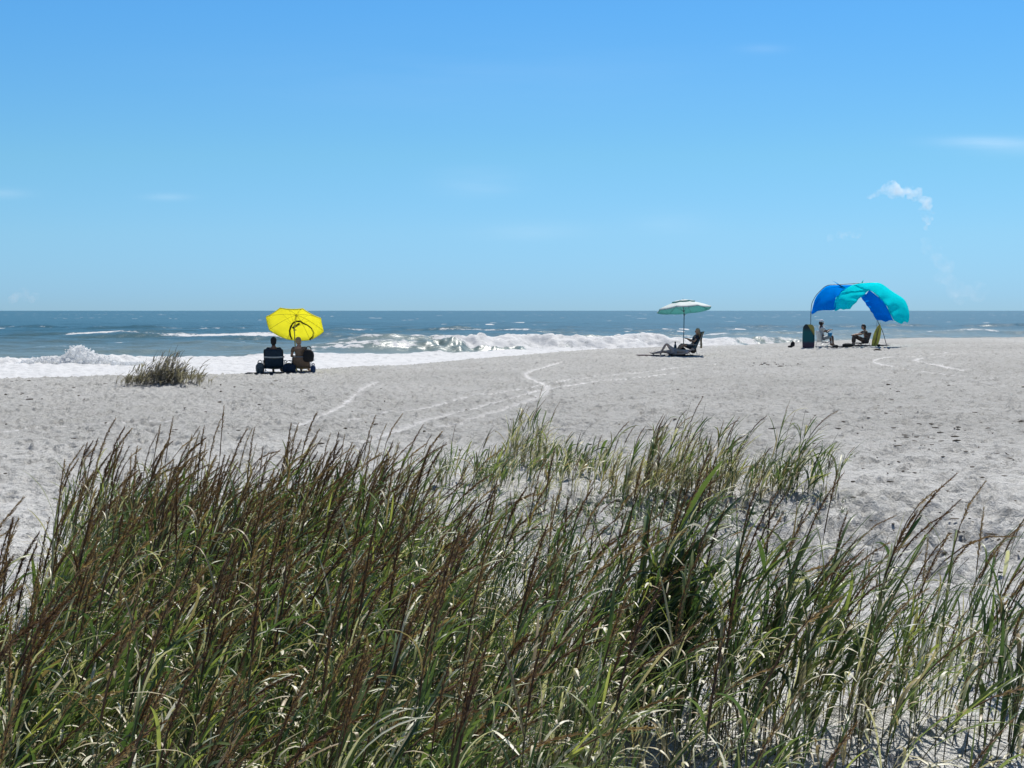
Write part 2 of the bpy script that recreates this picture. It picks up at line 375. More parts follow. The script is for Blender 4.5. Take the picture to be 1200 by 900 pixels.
# ------------------------------------------------------------------ sea sheet
FX = [-60, -25.6, -11.8, -4.9, 5, 20, 60]; FY = [53, 58.5, 65.5, 71.2, 76.8, 87, 112]
def build_sea():
    th = theta_grid(.07, 27, 3.0); th = th[(th > R(-88)) & (th < R(88))]
    r = np.concatenate([r_grid(30, 260, .0035), r_grid(262, 24000, .02)])
    RR, TT = np.meshgrid(r, th, indexing='ij'); X = RR*np.sin(TT); Y = RR*np.cos(TT)
    z = np.full_like(X, SEA); foam = np.zeros_like(X)
    F1 = np.interp(X, FX, FY)
    # swell and chop
    fade = np.clip(130/RR, 0, 1)**1.2
    rs = np.random.default_rng(3)
    for i in range(26):
        lam = 1.3*1.16**i*rs.uniform(.9, 1.1); a = .0105*lam**.72; dirn = rs.normal(0, .38) - .35
        k = 2*math.pi/lam; ph = rs.uniform(0, 6.28)
        warp = .8*noise(X/(lam*3), Y/(lam*3), 40+i)
        s = np.sin(k*(Y*math.cos(dirn) + X*math.sin(dirn)) + ph + warp*2)
        z = z + a*s*np.clip(lam*150/RR, 0, 1)*(.5 if lam > 12 else 1)*fade
    calm = sstep(-3, 6, Y-F1)
    z = SEA + (z-SEA)*(.25+.75*calm)
    # outer line of breakers
    def ridge(C, H, front, back):
        w = Y - C
        return H*np.where(w < 0, np.clip(1+w/front, 0, 1)**1.6, np.exp(-(w/back)**2)), w
    # main breaker
    C = 73.5 + .42*(X+11) + .7*noise(X/5, X*0, 51) + .25*noise(X/1.2, X*0, 52)
    H = .93*sstep(-15.5, -9, X)*(1-.35*sstep(7, 13, X))*(1-.6*sstep(14, 26, X))*(.93+.1*noise(X/2.6, X*0, 53))
    h, w = ridge(C, H, 4.0, 3.2); brk = sstep(-8.0, -2.5, X + .8*noise(Y/1.1, X/1.5, 54))
    lump = .22*noise(X/.6, Y/.55, 55) + .12*noise(X/.25, Y/.22, 56) + .24*noise(X/1.5, Y/1.1, 57)
    z = z + h + brk*lump*np.exp(-((w+1.2)/2.6)**2)*sstep(-9, -4, X)*np.clip(H, 0, 1)
    live = np.clip(H/.8, 0, 1)
    fr_ = 1.1 + 2.7*sstep(-5, 6, X) + .8*noise(X/1.3, X*0, 67)
    f_b = live*brk*sstep(-.6, .3, w+fr_)*(1-sstep(.4, 1.6, w))*(.80+.30*noise(X/.5+.8*w, w/2.2, 58))
    f_lip = live*np.exp(-((w+.05)/.45)**2)*sstep(-15, -12, X)*(.62+.3*noise(X/.8, Y/.6, 59))
    f_glint = live*(1-brk)*np.exp(-((w+1.6)/1.5)**2)*(.56+.24*noise(X/.35, Y/.3, 60))  # pale flecks painted on the unbroken face as sun glitter
    foam = np.maximum.reduce([foam, f_b, f_lip, f_glint])
    # bore and swash against the sand
    wf = Y - F1 + 1.0*noise(X/2.2, Y/6, 61) + .4*noise(X/.7, Y/2, 62)
    left = 1-sstep(-19, -16, X)*.75-sstep(-15, -9, X)*.25
    z = z + (.08 + .15*left)*np.exp(-((wf+1.8)/1.5)**2)*(.8+.5*noise(X/1.4, Y/2, 65)) + .10*left*np.exp(-((wf+7)/2.5)**2)
    z = z + (1-sstep(-.5, 1, wf))*(.035+.08*left*np.exp(-((wf+3)/3.5)**2))*(noise(X/.45, Y/.4, 63)+.7*noise(X/.2, Y/.2, 64))
    f_s = (1-sstep(-.7, .5, wf))*(1.02 - .12*sstep(6, 22, -wf)*(1+noise(X/1.5, Y/1.0, 66)))
    lace = sstep(.1, .75, noise(X/1.7+.6*noise(X, Y, 68), Y/.55, 69))*sstep(2, 6, -wf)
    foam = np.maximum(foam, (f_s-.30*lace)*(1-sstep(11, 17, X)))
    # second line further out on the left, others thin on the right
    for (cx0, cx1, Y0, sl, H2, fo) in ((-60, -15.5, 112, .10, .55, .92), (-34, -16, 84, .12, .34, .62), (12, 60, 128, .25, .3, .66), (20, 40, 101, .2, .2, .35), (-22, 6, 150, .05, .35, .6), (-90, -30, 170, 0, .5, .7), (-9, 14, 98, .1, .4, .45), (30, 110, 190, .1, .5, .6)):
        C2 = Y0 + sl*(X-cx1) + 1.6*noise(X/7, X*0, int(Y0)) + .4*noise(X/1.5, X*0, int(Y0)+1)
        m2 = sstep(cx0-6, cx0+4, X)*(1-sstep(cx1-4, cx1+6, X))
        h2, w2 = ridge(C2, H2, 3.0, 3.6); pat = .70+.42*noise(X/4.5, Y/30, int(Y0)+2)
        z = z + h2*m2*(.8+.25*noise(X/3, X*0, int(Y0)+4)); foam = np.maximum(foam, m2*fo*pat*np.exp(-((w2+1.0)/1.3)**2)*(.88+.2*noise(X/.8, Y/.9, int(Y0)+3)))
    # stray flecks of whitecap
    fl = noise(X/1.9, Y/1.3, 81)*noise(X/23, Y/31, 82)
    foam = np.maximum(foam, sstep(.40, .6, fl)*.66*(Y > 84))
    z = np.where(RR > 5000, SEA, z)
    shallow = 1 - sstep(0, 75, Y - F1); shallow = shallow**1.3*.95
    V = np.stack([X, Y, z], -1).reshape(-1, 3)
    o = np_mesh('sea', V, polar(th, r, False), [M_water], attrs={'foam': foam.ravel(), 'shallow': shallow.ravel()})
    o['kind'] = 'structure'; return o

def build_splash():
    rs = random.Random(5); bm = bmesh.new(); c0 = at(94, 430, 55.5)
    def blob(p, s, sub=1):
        r_ = bmesh.ops.create_icosphere(bm, subdivisions=sub, radius=s)
        q = (rs.uniform(.7, 1.3), rs.uniform(.7, 1.3), rs.uniform(.7, 1.3))
        for v in r_['verts']:
            v.co = Vector((v.co.x*q[0], v.co.y*q[1], v.co.z*q[2]))*(1+rs.uniform(-.18, .18)) + p
    def env(x):   # height of the burst along the wave
        return .68*math.exp(-((x+.05)/.52)**2) + .26*math.exp(-((x-1.0)/.6)**2) + .25*math.exp(-((x+1.4)/.8)**2)+.03
    for i in range(2600):
        x = rs.gauss(0, .7) if rs.random() < .55 else rs.uniform(-2.4, 2.6)
        hgt = env(x); q = rs.random()**.75
        z = hgt*q*(1+.06*rs.gauss(0, 1)); s = (.03+.08*(1-q)*rs.random()+.03*rs.random())
        blob(Vector((c0.x+x+q*.12*rs.gauss(0, 1), c0.y+rs.gauss(0, .38)*(1.1-.5*q), SEA+.12+z)), s)
    for i in range(420):
        x = rs.gauss(0, .75); hgt = env(x)
        blob(Vector((c0.x+x, c0.y+rs.gauss(0, .4), SEA+.15+hgt*(.95+.35*rs.random()**2))), rs.uniform(.010, .026), 1)
    me = bpy.data.meshes.new('wave_splash'); bm.to_mesh(me); bm.free()
    o = link(bpy.data.objects.new('wave_splash', me)); md = o.modifiers.new('r', 'REMESH'); md.mode = 'VOXEL'; md.voxel_size = .035
    dg = bpy.context.evaluated_depsgraph_get(); dg.update()
    me = bpy.data.meshes.new_from_object(o.evaluated_get(dg)); bpy.data.objects.remove(o)
    me.materials.clear(); me.name = 'wave_splash'
    me.materials.append(simple('splash_foam', (.88,.89,.89), .8, .03, transl=.58, scale=5, spec=.2))
    me.polygons.foreach_set('use_smooth', np.ones(len(me.polygons), dtype=bool))
    o = link(bpy.data.objects.new('wave_splash', me))
    tag(o, 'white burst of spray where a wave breaks at the shore, left of the dry grass clump', 'wave', kind='stuff')

# ------------------------------------------------------------------ grass
class Acc:
    def __init__(s): s.V = []; s.Q = []; s.M = []; s.T = []; s.n = 0
    def add(s, V, Q, m, t):
        s.V.append(V); s.Q.append(Q+s.n); s.M.append(np.full(len(Q), m)); s.T.append(np.full(len(V), t)); s.n += len(V)
    def arrays(s):
        if not s.V: return None
        return np.vstack(s.V), np.vstack(s.Q), np.concatenate(s.M), np.concatenate(s.T)
def strip(P, W, side, up, fold=.35):
    """a folded blade along P, half-widths W"""
    n = len(P); V = np.empty((n, 3, 3))
    V[:, 0] = P - side*W[:, None] + up*(W*fold)[:, None]; V[:, 1] = P; V[:, 2] = P + side*W[:, None] + up*(W*fold)[:, None]
    i = np.arange(n-1)[:, None]; j = np.array([0, 1])[None]
    Q = np.stack([i*3+j, i*3+j+1, (i+1)*3+j+1, (i+1)*3+j], -1).reshape(-1, 4)
    return V.reshape(-1, 3), Q
def tube_np(P, rad, n=3):
    T = np.gradient(P, axis=0); T /= np.linalg.norm(T, axis=1)[:, None]+1e-9
    a = np.cross(T, [0, 1, 0.13]); a /= np.linalg.norm(a, axis=1)[:, None]+1e-9; b = np.cross(T, a)
    ang = np.arange(n)*2*math.pi/n
    V = P[:, None] + (a[:, None]*np.cos(ang)[None, :, None] + b[:, None]*np.sin(ang)[None, :, None])*rad[:, None, None]
    i = np.arange(len(P)-1)[:, None]; j = np.arange(n)[None]
    Q = np.stack([i*n+j, i*n+(j+1) % n, (i+1)*n+(j+1) % n, (i+1)*n+j+0*i], -1).reshape(-1, 4)
    return V.reshape(-1, 3), Q
def unit(v): return v/(np.linalg.norm(v)+1e-9)
def make_plant(rs, H=1.15, nleaf=6, leafL=.36, leafW=.0043, head=True, headL=.27, spk=80, lean=.22, dryness=.12, thin=1.0, headfat=1.0):
    """returns (foliage arrays, head arrays)"""
    fo = Acc(); hd = Acc()
    l0 = lean*rs.uniform(.3, 1.2); az = rs.normal(0, .5)
    n = 12; s = np.linspace(0, 1, n); L_ = H*1.04
    ang = l0*.35 + (l0*1.9)*s**1.7 + (rs.uniform(-.15, .95)*(1 if rs.random() < .5 else .4))*s**6      # angle from vertical, growing towards the tip
    dx = np.sin(ang)*math.cos(az); dy = np.sin(ang)*math.sin(az)*.6; dz = np.cos(ang)
    P = np.cumsum(np.stack([dx, dy, dz], 1)*L_/(n-1), 0); P = np.vstack([[0, 0, 0], P[:-1]])
    tint = rs.random()
    rad = np.linspace(.0030, .0011, n)*thin
    V, Q = tube_np(P, rad); fo.add(V, Q, 1, rs.random())
    # leaves
    for k in range(nleaf):
        f = rs.uniform(.03, .74); idx = f*(n-1); i = int(idx); base = P[i]*(1-idx+i)+P[i+1]*(idx-i); tg = unit(P[i+1]-P[i])
        a0 = rs.uniform(0, 2*math.pi); out = unit(np.array([math.cos(a0)+.75, math.sin(a0)*.9, 0]))
        m = 9; q = np.linspace(0, 1, m); Lf = leafL*rs.uniform(.55, 1.25)*(1.1-.4*f)
        stiff = rs.random()
        e0 = rs.uniform(.12, .5); e1 = e0 + (rs.uniform(.3, .9) if stiff > .52 else rs.uniform(1.2, 2.6))
        ang2 = e0 + (e1-e0)*q**1.4
        D = tg[None]*np.cos(ang2)[:, None] + out[None]*np.sin(ang2)[:, None]
        C = base + np.vstack([[0, 0, 0], np.cumsum(D[:-1]*Lf/(m-1), 0)])
        C[:, 2] = np.maximum(C[:, 2], .01)
        W = leafW*(rs.uniform(.6, 1.2) if rs.random() < .75 else rs.uniform(1.4, 2.1))*np.sin(np.clip(q*.92+.10, 0, 1)*math.pi)**.55*thin; W[-1] = .0004
        side = unit(np.cross(out, [0, 0, 1])); tw = rs.uniform(-.9, .9)
        sd = side[None]*np.cos(tw*q)[:, None] + np.cross(D, side)*np.sin(tw*q)[:, None]
        up = np.cross(sd, D)
        V, Q = strip(C, W, sd, up, rs.uniform(.15, .55))
        dry = rs.random() < dryness*(1.9 if f < .35 else .75)
        fo.add(V, Q, 3 if dry else 0, rs.random() if dry else np.clip(tint*.6+rs.random()*.5, 0, 1))
    if head:
        # feathery seed head on the top of the stem
        hl = headL*rs.uniform(.75, 1.2); f0 = 1-hl/L_; ht = rs.random()
        ns = spk; fs = f0 + (1-f0)*np.linspace(0, 1.0, ns)
        idx = np.clip(fs*(n-1), 0, n-1.001); i = idx.astype(int); fr = (idx-i)[:, None]
        B = P[i]*(1-fr)+P[i+1]*fr; T = P[i+1]-P[i]; T /= np.linalg.norm(T, axis=1)[:, None]
        tt_ = np.clip((fs-f0)/(1-f0), 0, 1); pr = np.minimum(1, tt_*5+.15)*(1-tt_)**.55
        a0 = rs.random(ns)*2*math.pi
        rv = np.stack([np.cos(a0), np.sin(a0), rs.normal(0, .2, ns)], 1); rv -= T*np.sum(rv*T, 1)[:, None]; rv /= np.linalg.norm(rv, axis=1)[:, None]
        rv[:, 0] += .25; 
        off = (rs.random(ns)*.0060*headfat*pr)[:, None]
        D = T + rv*rs.uniform(.15, .75, ns)[:, None]; D /= np.linalg.norm(D, axis=1)[:, None]
        ln = rs.uniform(.010, .022, ns)[:, None]; wd = rs.uniform(.0010, .0022, ns)[:, None]*headfat*(.45+.55*pr[:, None])
        S = np.cross(D, rv); S /= np.linalg.norm(S, axis=1)[:, None]+1e-9
        b = B + rv*off
        V = np.stack([b, b+D*ln*.5+S*wd, b+D*ln, b+D*ln*.5-S*wd], 1).reshape(-1, 3)
        Q = np.arange(ns*4).reshape(-1, 4)
        hd.add(V, Q, 2, ht)
        hd.T[-1] = np.clip(np.repeat(ht + rs.normal(0, .12, ns), 4), 0, 1)
        V, Q = tube_np(P[-4:], np.array([.0022, .002, .0015, .0006])*thin*headfat); hd.add(V, Q, 2, ht*.6)
    return fo.arrays(), hd.arrays()
def xform(A, loc, rz, sc):
    V, Q, M_, T = A; c, s = math.cos(rz)*sc, math.sin(rz)*sc
    W = np.empty_like(V); W[:, 0] = V[:, 0]*c - V[:, 1]*s; W[:, 1] = V[:, 0]*s + V[:, 1]*c; W[:, 2] = V[:, 2]*sc
    return W + np.asarray(loc)[None], Q, M_, T

def build_mass():
    rs = np.random.default_rng(11)
    var = [make_plant(rs, H=rs.uniform(.90, 1.18), nleaf=int(rs.integers(7, 12)), spk=int(rs.integers(90, 190)), dryness=.28, lean=rs.uniform(.05, .62), headL=rs.uniform(.17, .30), headfat=rs.uniform(1.1, 2.0)) for _ in range(60)]
    short = [make_plant(rs, H=rs.uniform(.45, .95), nleaf=int(rs.integers(6, 11)), head=False, dryness=.34, lean=rs.uniform(.05, .5), leafL=rs.uniform(.28, .46)) for _ in range(40)]
    bx = [-230, 10, 45, 70, 110, 400, 480, 560, 650, 750, 850, 950, 1050, 1200]
    by = [4.9, 5.3, 7.3, 8.4, 8.7, 8.8, 8.5, 7.6, 7.0, 6.7, 6.3, 6.1, 5.8, 5.5]
    dn = [1, 1, 1, 1, .95, .88, .70, .52, .46, .44, .27, .17, .12, .11]
    cl = [(rs.uniform(-5, 5), rs.uniform(2, 9)) for _ in range(90)]
    out = Acc(); cnt = 0; trial = 0
    while cnt < 2350 and trial < 60000:
        trial += 1
        Y = math.sqrt(rs.uniform(2.95**2, 8.9**2)); px = rs.uniform(-230, 1260); X = (px-600)/F*Y
        if Y > np.interp(px, bx, by) + rs.normal(0, .18): continue
        d = np.interp(px, bx, dn)
        d *= 1 - .72*float(sstep(520, 860, np.float64(px)))*float(1 - sstep(4.5, 5.3, np.float64(Y)))
        cn = .5 + .5*float(noise(np.array([X/.45]), np.array([Y/.45]), 91)[0])
        if rs.random() > d*(.35+1.1*cn): continue
        cnt += 1
        a = var[rs.integers(len(var))] if rs.random() < (.26 + .12*float(sstep(5.5, 8, np.float64(Y))) + .10*float(1-sstep(350, 620, np.float64(px)))) else (short[rs.integers(len(short))])
        sc = rs.uniform(.86, 1.08); lx = (X, Y, gz1(X, Y)-.01); rz = rs.normal(0, .3)
        for A in a:
            if A is None: continue
            V, Q, M_, T = xform(A, lx, rz, sc)
            out.V.append(V); out.Q.append(Q+out.n); out.M.append(M_); out.T.append(np.clip(T+rs.normal(0, .08), 0, 1)); out.n += len(V)
    for _ in range(190):
        Y = rs.uniform(7.5, 13.5); px = rs.normal(700, 125) if rs.random() < .7 else rs.normal(540, 60); X = (px-600)/F*Y
        if px < 430: continue
        a = var[rs.integers(len(var))] if rs.random() < .4 else short[rs.integers(len(short))]
        for A in a:
            if A is None: continue
            V, Q, M_, T = xform(A, (X, Y, gz1(X, Y)-.01), rs.normal(0, .4), rs.uniform(.4, .72))
            out.V.append(V); out.Q.append(Q+out.n); out.M.append(M_); out.T.append(np.clip(T+.1, 0, 1)); out.n += len(V)
    V, Q, M_, T = out.arrays()
    o = np_mesh('dune_grass', V, Q, GM, M_, {'tint': T}, smooth=False)
    tag(o, 'dense wind-leaning dune grass with brown seed heads filling the foreground', 'grass', kind='stuff')
    # straw lying on the sand under it
    st = Acc()
    for _ in range(2600):
        Y = rs.uniform(3.5, 9.2); px = rs.uniform(-40, 1240); X = (px-600)/F*Y
        if rs.random() > np.interp(px, bx, dn)*1.1 or Y > np.interp(px, bx, by)+.9: continue
        a0 = rs.uniform(0, math.pi); Ls = rs.uniform(.08, .38); m = 6; q = np.linspace(-.5, .5, m)
        cv = rs.normal(0, .25); xs = X + math.cos(a0)*q*Ls - math.sin(a0)*cv*q*q*Ls; ys = Y + math.sin(a0)*q*Ls + math.cos(a0)*cv*q*q*Ls
        zz = gz(xs, ys) + .012 + rs.uniform(0, .05)*(1+np.cos(q*6))*.5 + rs.uniform(0, .04)
        P = np.stack([xs, ys, zz], 1); W = np.full(m, rs.uniform(.002, .006)); W[0] = W[-1] = .0006
        sd = np.tile([-math.sin(a0), math.cos(a0), 0], (m, 1)); up = np.tile([0, 0, 1.0], (m, 1))
        V, Q = strip(P, W, sd, up, rs.uniform(-.5, .5)); st.add(V, Q, 3, rs.random()*.8)
    # broken curls of dead leaf caught among the stems
    k = 0
    while k < 6500:
        Y = math.sqrt(rs.uniform(2.6**2, 8.6**2)); px = rs.uniform(-40, 1240); X = (px-600)/F*Y
        if rs.random() > np.interp(px, bx, dn)**.7 or Y > np.interp(px, bx, by): continue
        k += 1; a0 = rs.uniform(0, 2*math.pi); Ls = rs.uniform(.03, .16); m = 6; q = np.linspace(0, 1, m); cv = rs.uniform(.5, 2.6)
        h0 = rs.uniform(.03, 1.0)**1.0*.78
        r_ = np.cumsum(np.cos(cv*q))*Ls/m; hz = np.cumsum(np.sin(rs.uniform(.2, 1.2)-cv*q))*Ls/m
        P = np.stack([X+math.cos(a0)*r_, Y+math.sin(a0)*r_, gz1(X, Y)+h0+hz], 1); W = rs.uniform(.0025, .0065)*np.sin(q*2.6+.3); W = np.maximum(W, .0005)
        sd = np.tile([-math.sin(a0), math.cos(a0), 0], (m, 1)); up = np.tile([0, 0, 1.0], (m, 1))
        V, Q = strip(P, W, sd, up, rs.uniform(-.4, .4)); st.add(V, Q, 3, rs.random())
    V, Q, M_, T = st.arrays()
    tag(np_mesh('fallen_straw', V, Q, GM, M_, {'tint': T}, smooth=False), 'dry straw and dead blades lying under and caught among the foreground grass', 'straw', kind='stuff')

def tuft(name, label, base, n, rad, H, seed, cat='grass', group=None, heads=True, mats=GM, max_heads=60, rady=None, flat=1.0, **kw):
    rs = np.random.default_rng(seed); root = empty(name, base); tag(root, label, cat, group)
    fo = Acc(); nh = 0
    for k in range(n):
        a = rs.uniform(0, 6.283); q = math.sqrt(rs.random())
        x = math.cos(a)*q*rad; y = math.sin(a)*q*(rady or rad)
        if rad > .25 and n > 1:
            gx, gy = np.clip(rs.normal(0, .55, 2), -1.5, 1.5); x = gx*rad; y = gy*(rady or rad)*1.3; q = min(1.15, math.hypot(gx, gy))
        z = gz1(base[0]+x, base[1]+y) - base[2] - .01
        h = H*(1-.35*q**2)*(rs.uniform(.72, 1.12) if H > .95 and rad < .3 else rs.uniform(.35, 1.2))
        low = rad > .25 and n > 1 and rs.random() < .38
        if low: kk = dict(kw); kk['leafL'] = kw.get('leafL', .3)*.75; A, B = make_plant(rs, H=h*.42, head=False, **kk)
        else: A, B = make_plant(rs, H=h, head=heads and rs.random() < .8 and nh < max_heads, **kw)
        if rad > .35: pass
        V, Q, M_, T = xform(A, (x, y, z), rs.normal(0, .35), 1.0)
        fo.V.append(V); fo.Q.append(Q+fo.n); fo.M.append(M_); fo.T.append(T); fo.n += len(V)
        if B is not None:
            V, Q, M_, T = xform(B, (0, 0, 0), 0, 1.0)
            # same turn as the stem
            nh += 1
            rz = 0
            o = np_mesh('seed_head', V, Q, mats, M_, {'tint': T}, parent=root, smooth=False)
            o.location = (x, y, z); o['_r'] = 0
            # re-use the stem turn by rotating the head with it
            o.rotation_euler = (0, 0, tuft.last) if False else (0, 0, 0)
            fo.V[-1], fo.Q[-1] = xform(A, (x, y, z), 0, 1.0)[0], fo.Q[-1]
            del o['_r']
    V, Q, M_, T = fo.arrays()
    np_mesh('foliage', V, Q, mats, M_, {'tint': T}, parent=root, smooth=False)
    return root

def build_tufts():
    G1 = 'grass tufts on open sand at the right of the foreground'
    def g(px, py): return gp(px, py)
    spec = [
     ('dark green tuft with broad upright blades in the bottom centre-right of the foreground', (762, 858), 26, .17, 1.12, dict(nleaf=9, leafL=.5, leafW=.0085, dryness=.06, lean=.20)),
     ('leafy tuft right beside the dark broad-bladed one, its seed heads reaching toward the sand', (842, 872), 17, .20, 1.18, dict(nleaf=7, leafL=.42, leafW=.006, dryness=.15, lean=.34)),
     ('green tuft with arching brown plumes bending far right, in the lower right of the foreground', (915, 880), 17, .16, 1.20, dict(nleaf=8, leafL=.44, leafW=.0065, dryness=.15, lean=.46)),
     ('thin tuft standing alone on pale sand with a few long leaning plumes', (1008, 862), 11, .15, 1.16, dict(nleaf=6, leafL=.36, leafW=.005, dryness=.18, lean=.45)),
     ('small low tuft on bare sand between two taller ones, near the right side', (1075, 838), 9, .12, .72, dict(nleaf=6, leafL=.38, leafW=.006, dryness=.3, lean=.4)),
     ('grass tuft cut by the right edge of the picture, its plumes leaning out of frame', (1165, 880), 15, .20, 1.06, dict(nleaf=8, leafL=.40, leafW=.0058, dryness=.15, lean=.48)),
     ('sparse tuft of wiry stems at the right edge, behind the tuft cut by the frame', (1150, 800), 12, .18, .82, dict(nleaf=5, leafL=.36, leafW=.005, dryness=.2, lean=.4)),
    ]
    for i, (lb, p, n, rad, H, kw) in enumerate(spec):
        tuft('grass_tuft', lb, g(*p), n, rad, H, 200+i, group=G1, spk=130, headL=.30, headfat=1.6, **kw)
    G2 = 'grass clumps on the open beach behind the foreground grass'
    tuft('grass_clump', 'wide sunlit green clump of grass on the beach behind the foreground grass, right of centre', g(790, 578), 165, 1.0, .84, 301, group=G2, rady=.40, nleaf=8, leafL=.32, leafW=.0042, spk=60, headL=.22, dryness=.6, lean=.36, thin=1.2, max_heads=80, headfat=1.7)
    tuft('grass_clump', 'loose end of thin grass stems at the right end of the wide green clump', g(915, 578), 42, .42, .86, 302, group=G2, rady=.25, nleaf=6, leafL=.40, leafW=.005, spk=26, headL=.15, dryness=.2, lean=.5, thin=1.2)
    tuft('grass_clump', 'tall narrow yellow-green clump rising behind the foreground grass in the centre', g(618, 545), 46, .40, .86, 303, group=G2, rady=.25, nleaf=7, leafL=.36, leafW=.0045, spk=40, headL=.18, dryness=.55, lean=.25, thin=1.3, max_heads=24)
    tuft('grass_clump', 'low scrappy clump on the sand between the narrow centre clump and the wide one', g(668, 560), 30, .45, .5, 304, group=G2, rady=.3, nleaf=7, leafL=.3, leafW=.006, spk=20, dryness=.3, lean=.4, thin=1.3, max_heads=8)
    tuft('grass_clump', 'clump of grey-brown stems just left of the narrow centre clump', g(560, 570), 50, .5, .7, 305, group=G2, rady=.35, nleaf=6, leafL=.34, leafW=.005, spk=26, headL=.18, dryness=.3, lean=.35, thin=1.2, max_heads=30)
    # dry clump out on the beach
    M_greyleaf = blade_material('grey_dry_leaf', [(0, (.15,.13,.11)), (.5, (.27,.24,.20)), (1, (.45,.41,.35))], .25, .6, 1.0)
    M_greystem = blade_material('grey_dry_stem', [(0, (.10,.08,.068)), (.6, (.19,.16,.13)), (1, (.29,.26,.21))], .1, .6, 1.0)
    GD = [M_greyleaf, M_greystem, M_greystem, M_greyleaf]
    tuft('dry_grass_clump', 'isolated grey-brown dry clump of grass on the beach in front of the surf', g(193, 453), 340, .82, .80, 310, cat='dry grass', rady=.38, nleaf=6, leafL=.24, leafW=.005, spk=26, headL=.16, dryness=0, lean=.45, thin=1.4, max_heads=60, mats=GD, headfat=2.0)
    # one tall stalk above the rest
    tuft('tall_grass_stalk', 'single tall seed stalk poking above the foreground grass below the yellow umbrella', Vector((-1.84, 8.7, gz1(-1.84, 8.7))), 1, .01, 1.62, 320, cat='grass stalk', nleaf=3, leafL=.3, spk=70, lean=.12)

def build_litter():
    """dark seaweed scraps and shell chips strewn on the beach"""
    rs = np.random.default_rng(21); bm = bmesh.new()
    for k in range(560):
        if k < 90: px, py = rs.normal(1100, 110), rs.normal(515, 22)
        elif k < 170: px, py = rs.normal(1090, 70), rs.normal(610, 35)
        elif k < 200: px, py = rs.normal(905, 26), rs.normal(428, 1.2)
        elif k < 290: px, py = rs.normal(790, 90), rs.normal(603, 12)
        else: px, py = rs.uniform(-40, 1240), 400+rs.random()**1.3*330
        if py < 445 and not k < 200: py = 450 + rs.random()*60
        p = gp(px, py); s = rs.uniform(.004, .013)*(1+p.y/14)
        r_ = bmesh.ops.create_icosphere(bm, subdivisions=1, radius=1)
        a = rs.uniform(0, 3.14); ca, sa = math.cos(a), math.sin(a); ex = s*rs.uniform(1, 3.0); ey = s*rs.uniform(.4, .9); ez = s*rs.uniform(.25, .6)
        for v in r_['verts']:
            x, y, z = v.co.x*ex*rs.uniform(.6, 1.3), v.co.y*ey*rs.uniform(.7, 1.3), v.co.z*ez*rs.uniform(.6, 1.3)
            v.co = Vector((p.x+x*ca-y*sa, p.y+x*sa+y*ca, p.z+.012+z))
    me = bpy.data.meshes.new('beach_litter'); bm.to_mesh(me); bm.free()
    me.materials.append(simple('seaweed_scrap', (.085,.07,.05), .85, .4))
    o = link(bpy.data.objects.new('beach_litter', me)); tag(o, 'dark scraps of dried seaweed and driftwood strewn over the beach', 'seaweed', kind='stuff')
    # creeping dune plants in front of the wide clump
    acc = Acc()
    for k in range(260):
        px, py = rs.normal(770, 85), rs.normal(602, 11); p = gp(px, py)
        for q in range(5):
            a0 = rs.uniform(0, 6.28); Lf = rs.uniform(.05, .16); m = 5; t = np.linspace(0, 1, m)
            C = np.stack([p.x+math.cos(a0)*t*Lf, p.y+math.sin(a0)*t*Lf, gz1(p.x, p.y)+.01+.35*Lf*np.sin(t*2.6)*rs.uniform(.5, 1.6)], 1)
            W = .009*np.sin(t*.9*math.pi+.25)**.6*rs.uniform(.5, 1.2); W = np.nan_to_num(W, nan=.001)
            V, Q = strip(C, W, np.tile([-math.sin(a0), math.cos(a0), 0], (m, 1)), np.tile([0, 0, 1.], (m, 1)), .3)
            acc.add(V, Q, 0 if rs.random() < .9 else 1, rs.random()*.5)
    V, Q, M_, T = acc.arrays()
    tag(np_mesh('creeping_ground_cover', V, Q, GM, M_, {'tint': T}, smooth=False), 'low dark creeping plants on the sand in front of the wide grass clump', 'ground cover', kind='stuff')

